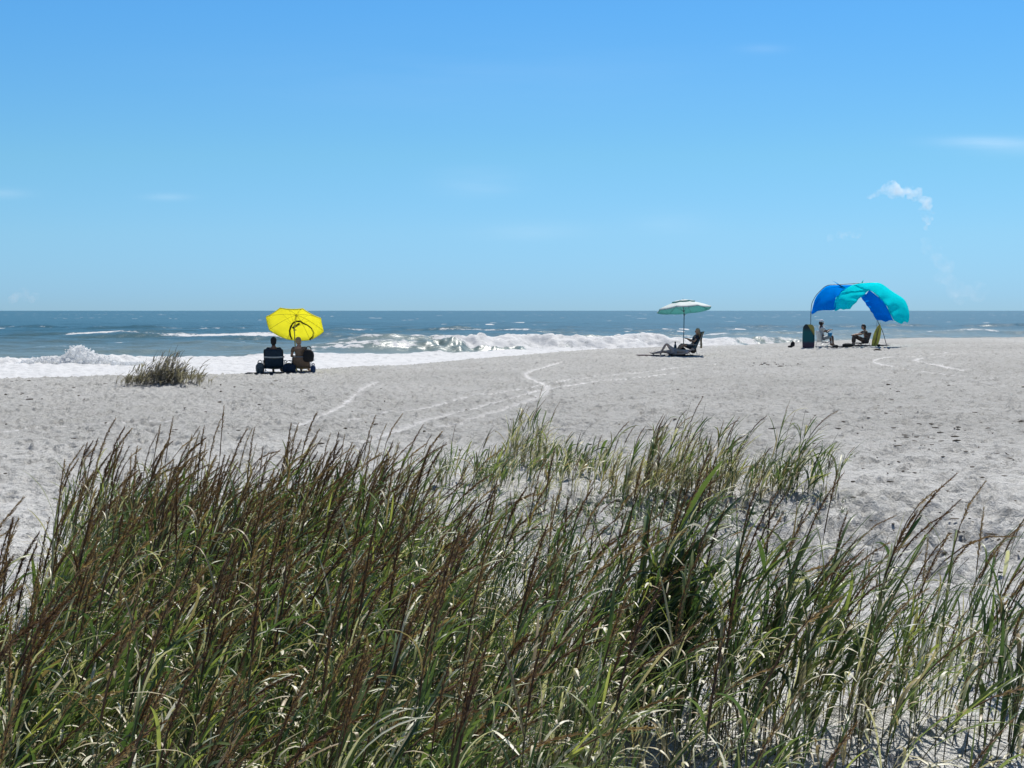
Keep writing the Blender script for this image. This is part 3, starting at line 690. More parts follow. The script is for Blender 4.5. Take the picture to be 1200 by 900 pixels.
# ------------------------------------------------------------------ umbrellas
def umbrella(name, label, top, R_, rise, axis, foot, M_cloth, M_under, M_pole, n=8, vent=False, valance=.07, rot0=0.0, sag=.06, tilt_joint=True):
    """canopy about its own axis; vertical pole down to the foot"""
    root = empty(name, foot); tag(root, label, 'umbrella')
    foot = Vector(foot); q = Vector((0, 0, 1)).rotation_difference(Vector(axis).normalized()); top = Vector(top) - foot
    def P(r, a, h): return top + q @ Vector((math.cos(a)*r, math.sin(a)*r, h))
    def prof(s): return -rise*(s**1.55)
    A = [rot0 + 2*math.pi*k/n for k in range(n)]
    def canopy(r0, r1, dh, nr=7, per=4, val=0.0, mt=M_cloth, nm='canopy', parent=root):
        rows = []
        for i in range(nr+1):
            s = r0+(r1-r0)*i/nr; row = []
            for k in range(n):
                for j in range(per):
                    t = j/per; a0, a1 = A[k], A[k]+2*math.pi/n
                    x = math.cos(a0)*(1-t)+math.cos(a1)*t; y = math.sin(a0)*(1-t)+math.sin(a1)*t
                    bow = 4*t*(1-t)
                    row.append(top + q @ Vector((x*s*R_, y*s*R_, prof(s)+dh - sag*bow*s*.6)))
            row.append(row[0].copy()); rows.append(row)
        if val:
            last = rows[-1]; c = top + q @ Vector((0, 0, prof(1)))
            dn = q @ Vector((0, 0, -1))
            rows.append([p + dn*val*.5 + (p-c)*.004 for p in last]); rows.append([p + dn*val + (p-c)*.012 for p in last])
        b = MB(); b.sheet(rows, .003); bmesh.ops.remove_doubles(b.bm, verts=b.bm.verts[:], dist=1e-5)
        return b.build(nm, mt, parent)
    cn = canopy(.12 if vent else .015, 1, 0, val=valance)
    if vent: canopy(.01, .45, .05, nr=3, nm='vent_cap', mt=M_under, parent=root)
    for k in range(n):
        b = MB(); b.tube([P(.03, A[k], prof(0)-.03)] + [P(R_*s, A[k], prof(s)-.016) for s in (.15, .3, .45, .6, .75, .9, 1.0)], .005, 6)
        b.build('rib', M_pole, root)
        b = MB(); b.tube([P(.02, A[k], -.42*rise-.30), P(R_*.45, A[k], prof(.45)-.02)], .0035, 6); b.build('strut', M_pole, root)
    b = MB(); b.tube([P(0, 0, .10), P(0, 0, .03)], [.006, .022], 10); b.tube([P(0, 0, .03), P(0, 0, -.07)], .028, 12); b.build('finial', M_pole, root)
    b = MB(); b.tube([P(0, 0, -.42*rise-.26), P(0, 0, -.42*rise-.33)], .032, 12); b.build('runner', M_pole, root)
    jt = P(0, 0, -.55*rise-.40)
    b = MB(); b.tube([P(0, 0, 0), jt], .016, 10); b.tube([jt, Vector((0, 0, -.25))], .018, 12)
    b.build('pole', M_pole, root)
    b = MB(); b.ball(jt, (.035, .035, .045)); b.tube([jt+Vector((.03, 0, 0)), jt+Vector((.07, 0, 0))], .012, 8); b.build('tilt_joint', M_pole, root)
    b = MB(); b.tube([(0, 0, .05), (0, 0, .0), (0, 0, -.22)], [.03, .045, .01], 10); b.build('sand_anchor', simple('anchor_plastic', (.05,.05,.055), .5), root)
    return root, cn, P, prof

# ------------------------------------------------------------------ people
def skin_graph(pts, edges, rads, root_i=0, sub=1):
    me = bpy.data.meshes.new('tmp'); me.from_pydata([tuple(p) for p in pts], edges, []); o = bpy.data.objects.new('tmp', me); col.objects.link(o)
    m = o.modifiers.new('s', 'SKIN'); m.use_smooth_shade = True; m.branch_smoothing = .6
    sv = me.skin_vertices[0].data
    for i, r_ in enumerate(rads):
        sv[i].radius = r_ if isinstance(r_, tuple) else (r_, r_); sv[i].use_root = (i == root_i)
    s = o.modifiers.new('u', 'SUBSURF'); s.levels = sub; s.render_levels = sub
    dg = bpy.context.evaluated_depsgraph_get(); dg.update()
    new = bpy.data.meshes.new_from_object(o.evaluated_get(dg)); bpy.data.objects.remove(o); bpy.data.meshes.remove(me)
    return new
def finger_set(pts, edges, rads, wrist_i, wrist, hand_dir, palm_n, side):
    """palm and five separate, slightly curled digits"""
    d = hand_dir.normalized(); nrm = (palm_n - d*palm_n.dot(d)).normalized(); s = d.cross(nrm).normalized()*side
    pc = wrist + d*.055; i0 = len(pts); pts.append(pc); rads.append((.036, .017)); edges.append((wrist_i, i0))
    for k, (off, ln) in enumerate(((-.030, .062), (-.010, .075), (.010, .070), (.029, .055))):
        b = wrist + d*.092 + s*off; i = len(pts); pts.append(b); rads.append(.009); edges.append((i0, i))
        m = b + d*ln*.5 + nrm*.012; i2 = len(pts); pts.append(m); rads.append(.008); edges.append((i, i2))
        e = m + d*ln*.4 + nrm*.030; i3 = len(pts); pts.append(e); rads.append(.007); edges.append((i2, i3))
    b = wrist + d*.03 - s*.038 + nrm*.01; i = len(pts); pts.append(b); rads.append(.011); edges.append((i0, i))
    e = b + (d*.8 - s*.6).normalized()*.045 + nrm*.012; i2 = len(pts); pts.append(e); rads.append(.009); edges.append((i, i2))
def person(label, loc, rz, J, M_skin, top=None, trousers=None, bottom=None, hair=None, hair_long=False, hat=None, group=None, foot_dir=None):
    """J: joints in metres in the person's own frame, facing +Y"""
    root = empty('person', loc, rz); tag(root, label, 'person', group)
    V3 = {k: Vector(v) for k, v in J.items() if k not in ('upright',)}
    pts, edges, rads = [], [], []
    def add(p, r_, par=None):
        pts.append(Vector(p)); rads.append(r_)
        if par is not None: edges.append((par, len(pts)-1))
        return len(pts)-1
    pel = add(V3['pelvis'], (.145, .105)); wa = add(V3['pelvis'].lerp(V3['chest'], .5), (.125, .095), pel)
    ch = add(V3['chest'], (.155, .11), wa); nb = add(V3['neck'], .072, ch)
    hd = add(V3['neck'].lerp(V3['head'], .55), .060, nb)
    W = {}
    for s in ('l', 'r'):
        sg = -1 if s == 'l' else 1
        sh = add(V3['sh_'+s], .056, ch); el = add(V3['el_'+s], .042, sh)
        fm = add(V3['el_'+s].lerp(V3['wr_'+s], .35), .040, el); wr = add(V3['wr_'+s], .026, fm); W[s] = wr
        hip = add(V3['pelvis'] + (V3['kn_'+s]-V3['pelvis']).normalized()*.10 + Vector((sg*.085, 0, -.01)), .088, pel)
        th = add(pts[hip].lerp(V3['kn_'+s], .5), .075, hip)
        kn = add(V3['kn_'+s], .054, th); cf = add(V3['kn_'+s].lerp(V3['an_'+s], .35), .055, kn); an = add(V3['an_'+s], .036, cf)
        fd = (Vector(foot_dir) if foot_dir else Vector((sg*.15, 1, -.1))).normalized()
        hl = add(V3['an_'+s] - fd*.035 + Vector((0, 0, -.05)), .034, an); bl = add(V3['an_'+s] + fd*.11 + Vector((0, 0, -.055)), (.042, .024), hl if False else an); add(V3['an_'+s] + fd*.19 + Vector((0, 0, -.06)), (.036, .017), bl)
    for s in ('l', 'r'):
        hdv = J.get('hand_dir_'+s, None); hdv = Vector(hdv) if hdv else (V3['wr_'+s]-V3['el_'+s])
        finger_set(pts, edges, rads, W[s], V3['wr_'+s], hdv, Vector(J.get('palm', (0, .2, -1))), 1 if s == 'r' else -1)
    me = skin_graph(pts, edges, rads, 0, 1)
    # head with features, merged into the same mesh
    H = V3['head']; look = Vector(J.get('look', (0, 1, -.05))).normalized(); up = (V3['head']-V3['neck']).normalized(); upz = (up+Vector((0, 0, .8))).normalized() if J.get('upright', True) else up
    rt = look.cross(upz).normalized(); upz = rt.cross(look).normalized(); Mh = Matrix((rt, look, upz)).transposed()
    bm = bmesh.new(); bm.from_mesh(me)
    for f in bm.faces: f.material_index = 0
    r_ = bmesh.ops.create_icosphere(bm, subdivisions=3, radius=1.0)
    for v in r_['verts']:
        x, y, z = v.co
        w = 1 - .28*max(0, -z)**1.3                     # narrower jaw
        yy = y*.098*(1.0 if y < 0 else .94); zz = z*.118
        if y > 0: yy += .012*math.exp(-((z+.75)/.25)**2) - .006*math.exp(-((z-.08)/.12)**2)*math.exp(-((abs(x)-.38)/.2)**2)   # chin, eye sockets
        v.co = H + Mh @ Vector((x*.077*w, yy, zz))
    n0 = len(bm.faces)
    def feat(c, size, sub=1, mi=0):
        k0 = set(bm.faces); q = bmesh.ops.create_icosphere(bm, subdivisions=sub, radius=1.0)
        for v in q['verts']: v.co = H + Mh @ (Vector(c) + Vector((v.co.x*size[0], v.co.y*size[1], v.co.z*size[2])))
        for f in bm.faces:
            if f not in k0: f.material_index = mi
    feat((0, .100, -.012), (.012, .020, .022), 2); feat((0, .092, .006), (.009, .013, .026), 2)
    for sx in (-1, 1):
        feat((sx*.076, -.005, -.008), (.010, .017, .029), 2)
        feat((sx*.030, .080, .010), (.0125, .009, .008), 2, 1)
        feat((sx*.030, .0875, .010), (.005, .003, .006), 1, 2)
        feat((sx*.031, .088, .030), (.016, .006, .004), 1, 2)
    feat((0, .088, -.052), (.023, .008, .0075), 2, 3)
    bm.to_mesh(me); bm.free()
    me.materials.clear()
    for m in (M_skin, M_eye, M_dark, M_lip): me.materials.append(m)
    me.polygons.foreach_set('use_smooth', np.ones(len(me.polygons), dtype=bool)); me.name = 'body'
    link(bpy.data.objects.new('body', me), root)
    def cloth(name, idx_pts, eds, rr, m):
        mm = skin_graph(idx_pts, eds, rr, 0, 1); mm.name = name; mm.materials.clear(); mm.materials.append(m)
        mm.polygons.foreach_set('use_smooth', np.ones(len(mm.polygons), dtype=bool)); link(bpy.data.objects.new(name, mm), root)
    if top:
        P = [V3['pelvis']+Vector((0, 0, .03)), V3['pelvis'].lerp(V3['chest'], .5), V3['chest'], V3['chest'].lerp(V3['neck'], .72),
             V3['sh_l'], V3['sh_l'].lerp(V3['el_l'], .62), V3['sh_r'], V3['sh_r'].lerp(V3['el_r'], .62)]
        cloth('shirt', P, [(0, 1), (1, 2), (2, 3), (2, 4), (4, 5), (2, 6), (6, 7)], [(.158, .120), (.146, .112), (.172, .128), .072, .074, .062, .074, .062], top)
    if bottom:
        P = [V3['pelvis']]; E = []; rr = [(.160, .120)]
        for s, sg in (('l', -1), ('r', 1)):
            h = V3['pelvis'] + (V3['kn_'+s]-V3['pelvis']).normalized()*.10 + Vector((sg*.085, 0, -.01))
            P += [h, h.lerp(V3['kn_'+s], .72)]; rr += [.102, .084]; k = len(P); E += [(0, k-2), (k-2, k-1)]
        cloth('shorts', P, E, rr, bottom)
    if trousers:
        P = [V3['pelvis']]; E = []; rr = [(.162, .125)]
        for s, sg in (('l', -1), ('r', 1)):
            h = V3['pelvis'] + (V3['kn_'+s]-V3['pelvis']).normalized()*.10 + Vector((sg*.085, 0, -.01))
            P += [h, h.lerp(V3['kn_'+s], .6), V3['kn_'+s], V3['kn_'+s].lerp(V3['an_'+s], .85)]; rr += [.104, .092, .074, .062]; k = len(P)
            E += [(0, k-4), (k-4, k-3), (k-3, k-2), (k-2, k-1)]
        cloth('trousers', P, E, rr, trousers)
    if hair:
        b = MB(); vs = b.ball((0, 0, 0), 1.0, sub=3)
        for v in vs:
            x, y, z = v.co
            cutf = y > .25 and z < .45
            k = 1.0 if not cutf else .80
            v.co = H + Mh @ Vector((x*.089*k, (y*.108 - .010)*k, z*.127*k + .010)) + Vector((random.uniform(-1, 1), random.uniform(-1, 1), random.uniform(-1, 1)))*.003
        if hair_long:
            for k in range(9):
                a = R(200 + 140*k/8); p0 = H + Mh @ Vector((math.cos(a)*.07, math.sin(a)*.085, .02)); 
                b.tube([p0, p0 + Mh @ Vector((math.cos(a)*.018, -.015, -.12)), p0 + Mh @ Vector((math.cos(a)*.03, -.02, -.25)), p0 + Mh @ Vector((math.cos(a)*.02, .0, -.34))], [.032, .034, .028, .010], 7)
        b.build('hair', hair, root)
    if hat:
        b = MB(); vs = b.ball((0, 0, 0), 1.0, sub=3)
        for v in vs:
            x, y, z = v.co
            v.co = H + Mh @ Vector((x*.094, y*.113-.005, max(z, -.05)*.125+.035))
        b.build('hat', hat, root)
        b = MB(); rows = []
        for i in range(5):
            rows.append([H + Mh @ Vector((math.sin(t)*(.08+.004*i), .085+.07*i/4*math.cos(t*.8), .045-.012*i/4 - .02*abs(math.sin(t))**2)) for t in np.linspace(-1.1, 1.1, 9)])
        b.sheet(rows, .004).build('hat_brim', hat, root)
    return root

M_eye = simple('eye_white', (.75,.73,.70), .3, .02); M_dark = simple('dark_iris', (.03,.02,.015), .4); M_lip = simple('lip', (.40,.17,.14), .5)
M_skin1 = simple('skin_tan', (.42,.25,.17), .55, .08, scale=5); M_skin2 = simple('skin_pale', (.60,.42,.33), .55, .06, scale=5); M_skin3 = simple('skin_brown', (.17,.09,.06), .5, .08, scale=5)
M_navy = simple('navy_fabric', (.012,.025,.045), .85, .3); M_black = simple('black_fabric', (.012,.013,.015), .8, .3)
M_white = simple('white_fabric', (.72,.73,.72), .85, .06, transl=.2); M_metal = simple('brushed_metal', (.45,.46,.47), .35, .08, metal=.85)
M_darkmetal = simple('dark_metal', (.05,.05,.055), .4, .1, metal=.6)

def sit_joints(back=.28, arm='rest', seat=.24, spread=.10):
    """seated in a low beach chair, leaning back"""
    pel = Vector((0, 0, seat+.10)); t = Vector((0, -math.sin(back), math.cos(back)))
    ch = pel + t*.36; nk = pel + t*.56; hd = nk + Vector((0, -math.sin(back*.3)*.13, .125))
    J = dict(pelvis=pel, chest=ch, neck=nk, head=hd)
    for s, sg in (('l', -1), ('r', 1)):
        J['sh_'+s] = pel + t*.49 + Vector((sg*.185, 0, 0)); J['kn_'+s] = Vector((sg*spread*1.4, .43, seat+.22)); J['an_'+s] = Vector((sg*(spread+.02), .72, .085))
        if arm == 'rest': J['el_'+s] = J['sh_'+s] + Vector((sg*.07, .06, -.27)); J['wr_'+s] = J['el_'+s] + Vector((-sg*.02, .25, .0))
        elif arm == 'up': J['el_'+s] = J['sh_'+s] + Vector((sg*.05, .16, -.22)); J['wr_'+s] = J['el_'+s] + Vector((-sg*.10, .20, .10))
    return J

def beach_chair(label, loc, rz, M_fab, M_frame, back_h=.52, back_ang=.30, w=.52, stripe=None, group=None, seat_h=.22):
    root = empty('beach_chair', loc, rz); tag(root, label, 'beach chair', group)
    hw = w/2; t = Vector((0, -math.sin(back_ang), math.cos(back_ang))); b0 = Vector((0, -.03, seat_h))
    rows = [[Vector((x, y, seat_h + .03*(y-.2) - .035*(1-(x/hw)**2)*math.sin((y+.02)/.46*math.pi))) for x in np.linspace(-hw, hw, 9)] for y in np.linspace(-.02, .44, 8)]
    MB().sheet(rows, .006).build('seat', M_fab, root)
    nrm = Vector((0, -math.cos(back_ang), -math.sin(back_ang)))
    rows = [[b0 + t*s + Vector((x, 0, 0)) + nrm*.05*(1-(x/hw)**2)*math.sin(min(1, s/back_h)*math.pi*.9+.15) for x in np.linspace(-hw, hw, 9)] for s in np.linspace(.02, back_h, 9)]
    bk = MB().sheet(rows, .006).build('backrest', M_fab, root)
    if stripe:
        rows = [[b0 + t*s + Vector((x, 0, 0)) + nrm*(.014+.05*(1-(x/hw)**2)*math.sin(s/back_h*math.pi*.9+.15)) for x in np.linspace(-hw*.99, hw*.99, 9)] for s in (back_h*.56, back_h*.60, back_h*.64)]
        MB().sheet(rows, .004).build('stripe', stripe, bk)
    b = MB(); b.tube([b0+Vector((-hw, 0, 0)), b0+t*(back_h-.04)+Vector((-hw, 0, 0)), b0+t*back_h+Vector((-hw+.04, 0, 0)), b0+t*back_h+Vector((hw-.04, 0, 0)), b0+t*(back_h-.04)+Vector((hw, 0, 0)), b0+Vector((hw, 0, 0))], .012, 8)
    b.build('back_frame', M_frame, root)
    b = MB(); b.tube([(-hw, -.04, seat_h), (-hw, .45, seat_h+.01), (hw, .45, seat_h+.01), (hw, -.04, seat_h)], .012, 8); b.build('seat_frame', M_frame, root)
    for sg in (-1, 1):
        MB().tube([(sg*(hw+.015), .42, seat_h), (sg*(hw+.015), .10, .01), (sg*(hw+.015), -.16, .005)], .011, 8).build('leg', M_frame, root)
        MB().tube([(sg*(hw+.03), -.02, seat_h+.22), (sg*(hw+.03), -.10, .02), (sg*(hw+.03), .30, .005)], .011, 8).build('leg', M_frame, root)
        MB().box(Vector((sg*(hw+.03), .13, seat_h+.23)), (.055, .42, .022), bevel=.008).build('armrest', M_frame if stripe is None else M_darkmetal, root)
    return root

def bag(name, label, loc, size, m, rz=0, handles=True, sag=.15, cat='bag', group=None, seed=1):
    root = empty(name, loc, rz); tag(root, label, cat, group); rs = random.Random(seed)
    b = MB(); vs = b.ball((0, 0, 0), 1.0, sub=3)
    for v in vs:
        x, y, z = v.co
        def sq(u): return math.copysign(abs(u)**.55, u)
        x, y, z = sq(x), sq(y), sq(z)
        k = 1 - .18*max(0, z)
        v.co = Vector((x*size[0]/2*k*(1+.05*math.sin(9*z+3*x)), y*size[1]/2*k, size[2]/2*(1+z*(1-sag*abs(x)*(z > 0))) + .006*rs.uniform(-1, 1)))
    b.build('bag_body', m, root)
    if handles:
        for sy in (-1, 1):
            pts = [Vector((math.cos(a)*size[0]*.24, sy*size[1]*.28, size[2]*(.93+.28*math.sin(a)))) for a in np.linspace(0, math.pi, 9)]
            MB().tube(pts, .008, 6).build('handle', m, root)
    MB().box(Vector((0, -size[1]*.47, size[2]*.42)), (size[0]*.55, .03, size[2]*.4), bevel=.01).build('pocket', m, root)
    return root

def towel(label, c, size, m, rz=0, seed=0, group=None):
    rs = np.random.default_rng(seed); rows = []
    for v in np.linspace(-.5, .5, 14):
        row = []
        for u in np.linspace(-.5, .5, 22):
            x = u*size[0]; y = v*size[1]; X = c[0]+x*math.cos(rz)-y*math.sin(rz); Y = c[1]+x*math.sin(rz)+y*math.cos(rz)
            row.append(Vector((X, Y, gz1(X, Y)+.035+.02*math.sin(u*11+v*5+seed)*math.cos(v*9))) - Vector(c))
        rows.append(row)
    o = MB().sheet(rows, .008).build('towel', m); o.location = c; tag(o, label, 'towel', group); return o

# ---- yellow umbrella party
def G(px, d, dz=0):
    x = (px-600)/F*d; return Vector((x, d, gz1(x, d)+dz))
def yellow_party():
    m_y = simple('yellow_canopy', (.90,.87,.13), .7, .03, transl=.66, scale=3); m_p = simple('olive_pole', (.36,.34,.10), .4, .05)
    foot = G(345.5, 40.6); rc = at(347, 379, 40.4)
    ax = Vector((.03, .57, .82)).normalized(); rise = .34
    top = rc + ax*rise
    top.x = at(345.5, 370, 40.4).x + .02
    root, cn, P, prof = umbrella('beach_umbrella', 'yellow beach umbrella tilted toward the sea, a black outline drawn on it, above two people', top, .93, rise, ax, (top.x, top.y, foot.z), m_y, m_y, m_p, rot0=math.pi/8, valance=.05)
    # black outline mark on the seaward panels, seen through from beneath
    m_b = simple('black_print', (.01,.01,.01), .8, .1)
    q = Vector((0, 0, 1)).rotation_difference(ax); T = Vector(top) - root.location
    def from_zoom(zx, zy):   # pixel of the mark -> point on the canopy cone
        d = ray(270+zx/7.5, 340+zy/7.5).normalized(); o = Vector((0, 0, CAMZ)) - root.location - T
        qi = q.inverted(); o = qi @ o; d = qi @ d; best = None
        lo, hi = 36.0, 46.0; prev = None
        for k in range(4000):
            t = lo + (hi-lo)*k/4000; p = o + d*t; r_ = math.hypot(p.x, p.y)/.93
            g_ = p.z - (-rise*min(r_, 1.2)**1.55)
            if prev is not None and prev < 0 <= g_: best = p
            if prev is not None and (prev < 0) != (g_ < 0): best = p
            prev = g_
        return T + q @ (best - Vector((0, 0, .028)))
    for nm, zs, wd in (('print', [(545,425),(527,395),(522,350),(532,315),(550,285),(580,268),(615,268),(640,285),(680,300),(715,325),(735,360),(730,395),(700,430)], .027), ('print', [(548,326),(580,306),(608,286)], .036)):
        pts = []
        for a, b in zip(zs[:-1], zs[1:]):
            for s in (0, .33, .66): pts.append(from_zoom(a[0]*(1-s)+b[0]*s, a[1]*(1-s)+b[1]*s))
        pts.append(from_zoom(*zs[-1]))
        MB().tube(pts, wd, 8).build(nm, m_b, cn).matrix_parent_inverse = Matrix.Identity(4)
    c1 = G(321, 39.4, 0); c2 = G(353.5, 39.5, 0)
    m_ch = simple('navy_chair_fabric', (.010,.028,.05), .8, .25)
    m_tan = simple('tan_chair_fabric', (.20,.13,.085), .8, .2)
    beach_chair('navy beach chair with a pale stripe across its back, left of the yellow umbrella pole', c1, .06, m_ch, M_darkmetal, back_h=.60, back_ang=.22, w=.58, seat_h=.15, stripe=simple('pale_band', (.42,.45,.45), .7), group='beach chairs under the yellow umbrella')
    J = sit_joints(back=.20, seat=.19)
    person('person with dark cap and navy clothes, seen from behind in the striped navy chair', c1+Vector((0, .03, .0)), .06, J, M_skin3, top=M_navy, bottom=M_navy, hair=M_black, hat=M_black, group='people facing the sea')
    beach_chair('low brown beach chair right of the yellow umbrella pole', c2, -.1, m_tan, M_metal, back_h=.36, back_ang=.25, w=.54, seat_h=.14, group='beach chairs under the yellow umbrella')
    J = sit_joints(back=.14, seat=.19); J['head'] = Vector((-.02, -.02, J['head'].z)); J['look'] = Vector((.5, 1, 0))
    person('blond person in a tan top, seen from behind in the low brown chair', c2+Vector((-.07, .05, 0)), -.05, J, M_skin1, top=simple('tan_top', (.22,.15,.10), .8, .15), bottom=simple('blue_shorts', (.02,.06,.16), .8), hair=simple('blond_hair', (.33,.24,.14), .6, .35, scale=40), hair_long=False, group='people facing the sea')
    b = bag('backpack', 'rounded black bag hung on the right side of the brown chair back', c2+Vector((.235, -.16, .33)), (.34, .20, .40), M_black, handles=True, cat='backpack')
    bag('beach_bag', 'grey bag stuffed full, on the sand left of the striped navy chair', c1+Vector((-.43, -.02, 0)), (.26, .22, .33), simple('grey_bag', (.10,.12,.125), .8, .5, scale=20), seed=4)
    bag('beach_bag', 'navy blue bag on the sand between the two chairs', c1+Vector((.46, .02, 0)), (.42, .30, .32), simple('blue_bag', (.010,.024,.05), .7, .4), seed=5)
    bag('beach_bag', 'small blue bag on the sand at the right of the brown chair', c2+Vector((.36, -.06, 0)), (.15, .16, .24), simple('royal_bag', (.02,.05,.12), .7, .3), seed=6)
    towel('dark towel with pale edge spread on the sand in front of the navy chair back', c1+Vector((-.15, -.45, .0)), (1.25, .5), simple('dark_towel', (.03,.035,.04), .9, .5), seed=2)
    o = G(313.5, 38.8); r0 = empty('sandal', o, .5); tag(r0, 'pale sandal lying on the dark towel behind the navy chair', 'sandal')
    rows = [[Vector((x*(.045+.012*math.sin(y*14)), y, .055)) for x in np.linspace(-1, 1, 7)] for y in np.linspace(0, .27, 9)]
    MB().sheet(rows, .02).build('sole', simple('sandal_foam', (.5,.5,.48), .7), r0)
    MB().tube([(-.04, .14, .06), (0, .2, .10), (.04, .14, .06)], .008, 6).build('strap', M_black, r0)

def teal_party():
    m_c = simple('white_teal_canopy', (.50,.68,.66), .7, .04, transl=.30, scale=3)
    # pale outside, teal lining underneath
    m, nt, out = mat('lined_canopy'); geo = N(nt, 'ShaderNodeNewGeometry')
    sep = N(nt, 'ShaderNodeSeparateXYZ'); L(nt, geo.outputs['Normal'], sep.inputs[0])
    tp = simple('outer_white', (.76,.78,.76), .7); tn = simple('lining', (.08,.42,.38), .7)
    pa = N(nt, 'ShaderNodeBsdfPrincipled'); pa.inputs['Base Color'].default_value = (.78,.80,.78,1); setin(pa, Roughness=.7)
    pb = N(nt, 'ShaderNodeBsdfPrincipled'); pb.inputs['Base Color'].default_value = (.20,.50,.50,1); setin(pb, Roughness=.7)
    tb = N(nt, 'ShaderNodeBsdfTranslucent'); tb.inputs['Color'].default_value = (.20,.52,.50,1)
    mb = N(nt, 'ShaderNodeMixShader'); mb.inputs[0].default_value = .5; L(nt, pb.outputs[0], mb.inputs[1]); L(nt, tb.outputs[0], mb.inputs[2])
    ta = N(nt, 'ShaderNodeBsdfTranslucent'); ta.inputs['Color'].default_value = (.5,.75,.7,1)
    ma = N(nt, 'ShaderNodeMixShader'); ma.inputs[0].default_value = .35; L(nt, pa.outputs[0], ma.inputs[1]); L(nt, ta.outputs[0], ma.inputs[2])
    mx = N(nt, 'ShaderNodeMixShader'); gt = math_n(nt, 'GREATER_THAN', sep.outputs[2], 0.0)
    L(nt, gt, mx.inputs[0]); L(nt, mb.outputs[0], mx.inputs[1]); L(nt, ma.outputs[0], mx.inputs[2]); L(nt, mx.outputs[0], out.inputs['Surface'])
    D = 53.0; foot = G(801.5, D); ax = Vector((-.065, .14, 1)).normalized(); rise = .34
    top = at(800.5, 352.5, D)
    umbrella('beach_umbrella', 'beach umbrella with white vented top and teal underside on a tall pole', top, 1.15, rise, ax, (top.x+.02, top.y, foot.z), m, m, simple('grey_pole', (.12,.16,.18), .4, .1, metal=.4), rot0=math.pi/8, vent=True, valance=.05, sag=.05)
    GR = 'people and things under the teal umbrella'
    c = G(812.0, D-.3)
    beach_chair('reclined slate-blue beach chair seen from the side, under the teal umbrella', c, math.pi/2+.12, simple('slate_fabric', (.10,.17,.22), .8, .2), M_metal, back_h=.82, back_ang=.42, w=.54)
    # facing -X
    J = sit_joints(back=.36, seat=.24, arm='up')
    person('long-haired blond person leaning back in the slate-blue chair, facing left', c+Vector((-.02, 0, .0)), math.pi/2+.12, J, M_skin1, top=simple('dark_top', (.02,.03,.05), .8), bottom=simple('teal_bottom', (.03,.04,.06), .8), hair=simple('sandy_hair', (.42,.29,.17), .6, .3, scale=40), hair_long=True)
    # towel draped over the back
    rows = []
    for s in np.linspace(0, 1, 14):
        row = []
        for u in np.linspace(-.24, .24, 8):
            if s < .3: p = Vector((.24+.16-(.3-s)*.25, u, .99 - (.3-s)*.5))
            else: p = Vector((.42 + .03*math.sin(s*8) - (s-.3)*.16, u, 1.0 - (s-.3)*1.0))
            row.append(p)
        rows.append(row)
    o = MB().sheet(rows, .012).build('towel', simple('sand_towel', (.40,.31,.18), .9, .3)); o.location = c; tag(o, 'tan towel hanging down behind the slate-blue chair', 'towel')
    # lying sunbather on a towel, head to the right, feet to the left
    lc = G(781, D-.75)
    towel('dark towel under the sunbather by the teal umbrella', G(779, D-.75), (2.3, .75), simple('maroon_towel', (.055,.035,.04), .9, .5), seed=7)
    P = lambda x, y, z: Vector((x, y, z))
    J = dict(pelvis=P(0, -.05, .15), chest=P(0, -.42, .17), neck=P(0, -.63, .19), head=P(0, -.79, .22), look=(0, .15, 1), upright=False,
             sh_l=P(-.18, -.56, .16), sh_r=P(.18, -.56, .16), el_l=P(-.30, -.32, .09), el_r=P(.30, -.34, .09), wr_l=P(-.26, -.08, .08), wr_r=P(.27, -.10, .08),
             kn_l=P(-.10, .32, .50), an_l=P(-.10, .56, .12), kn_r=P(.12, .42, .17), an_r=P(.13, .83, .10), palm=(0, 0, -1))
    J['look'] = Vector((0, .25, 1))
    person('sunbather in a pale swimsuit lying on the dark towel with one knee raised', lc+Vector((.30, 0, -.0)), math.pi/2, J, M_skin2, top=simple('pink_swimsuit', (.60,.45,.42), .8), bottom=simple('pale_bottom', (.50,.42,.40), .8), hair=simple('brown_hair', (.07,.04,.025), .6, .3), foot_dir=(0, .5, .35))
    bag('beach_bag', 'black bag with handles on the sand beside the teal umbrella pole', G(798, D-.1), (.42, .3, .36), M_black, seed=9)
    # bottle on the bag side
    r0 = empty('water_bottle', G(791.3, D-.2), 0); tag(r0, 'dark water bottle upright on the sand left of the teal umbrella pole', 'bottle')
    mb_ = simple('dark_bottle', (.02,.05,.08), .3)
    MB().tube([(0, 0, 0), (0, 0, .38), (0, 0, .46), (0, 0, .52)], [.06, .06, .03, .025], 14).build('bottle_body', mb_, r0)
    MB().tube([(0, 0, .52), (0, 0, .57)], .034, 12).build('cap', M_black, r0)
    bag('beach_bag', 'small maroon bag between the sunbather and the teal umbrella pole', G(787.5, D-.2), (.3, .22, .24), simple('maroon_bag', (.09,.03,.035), .7), seed=12, handles=False)

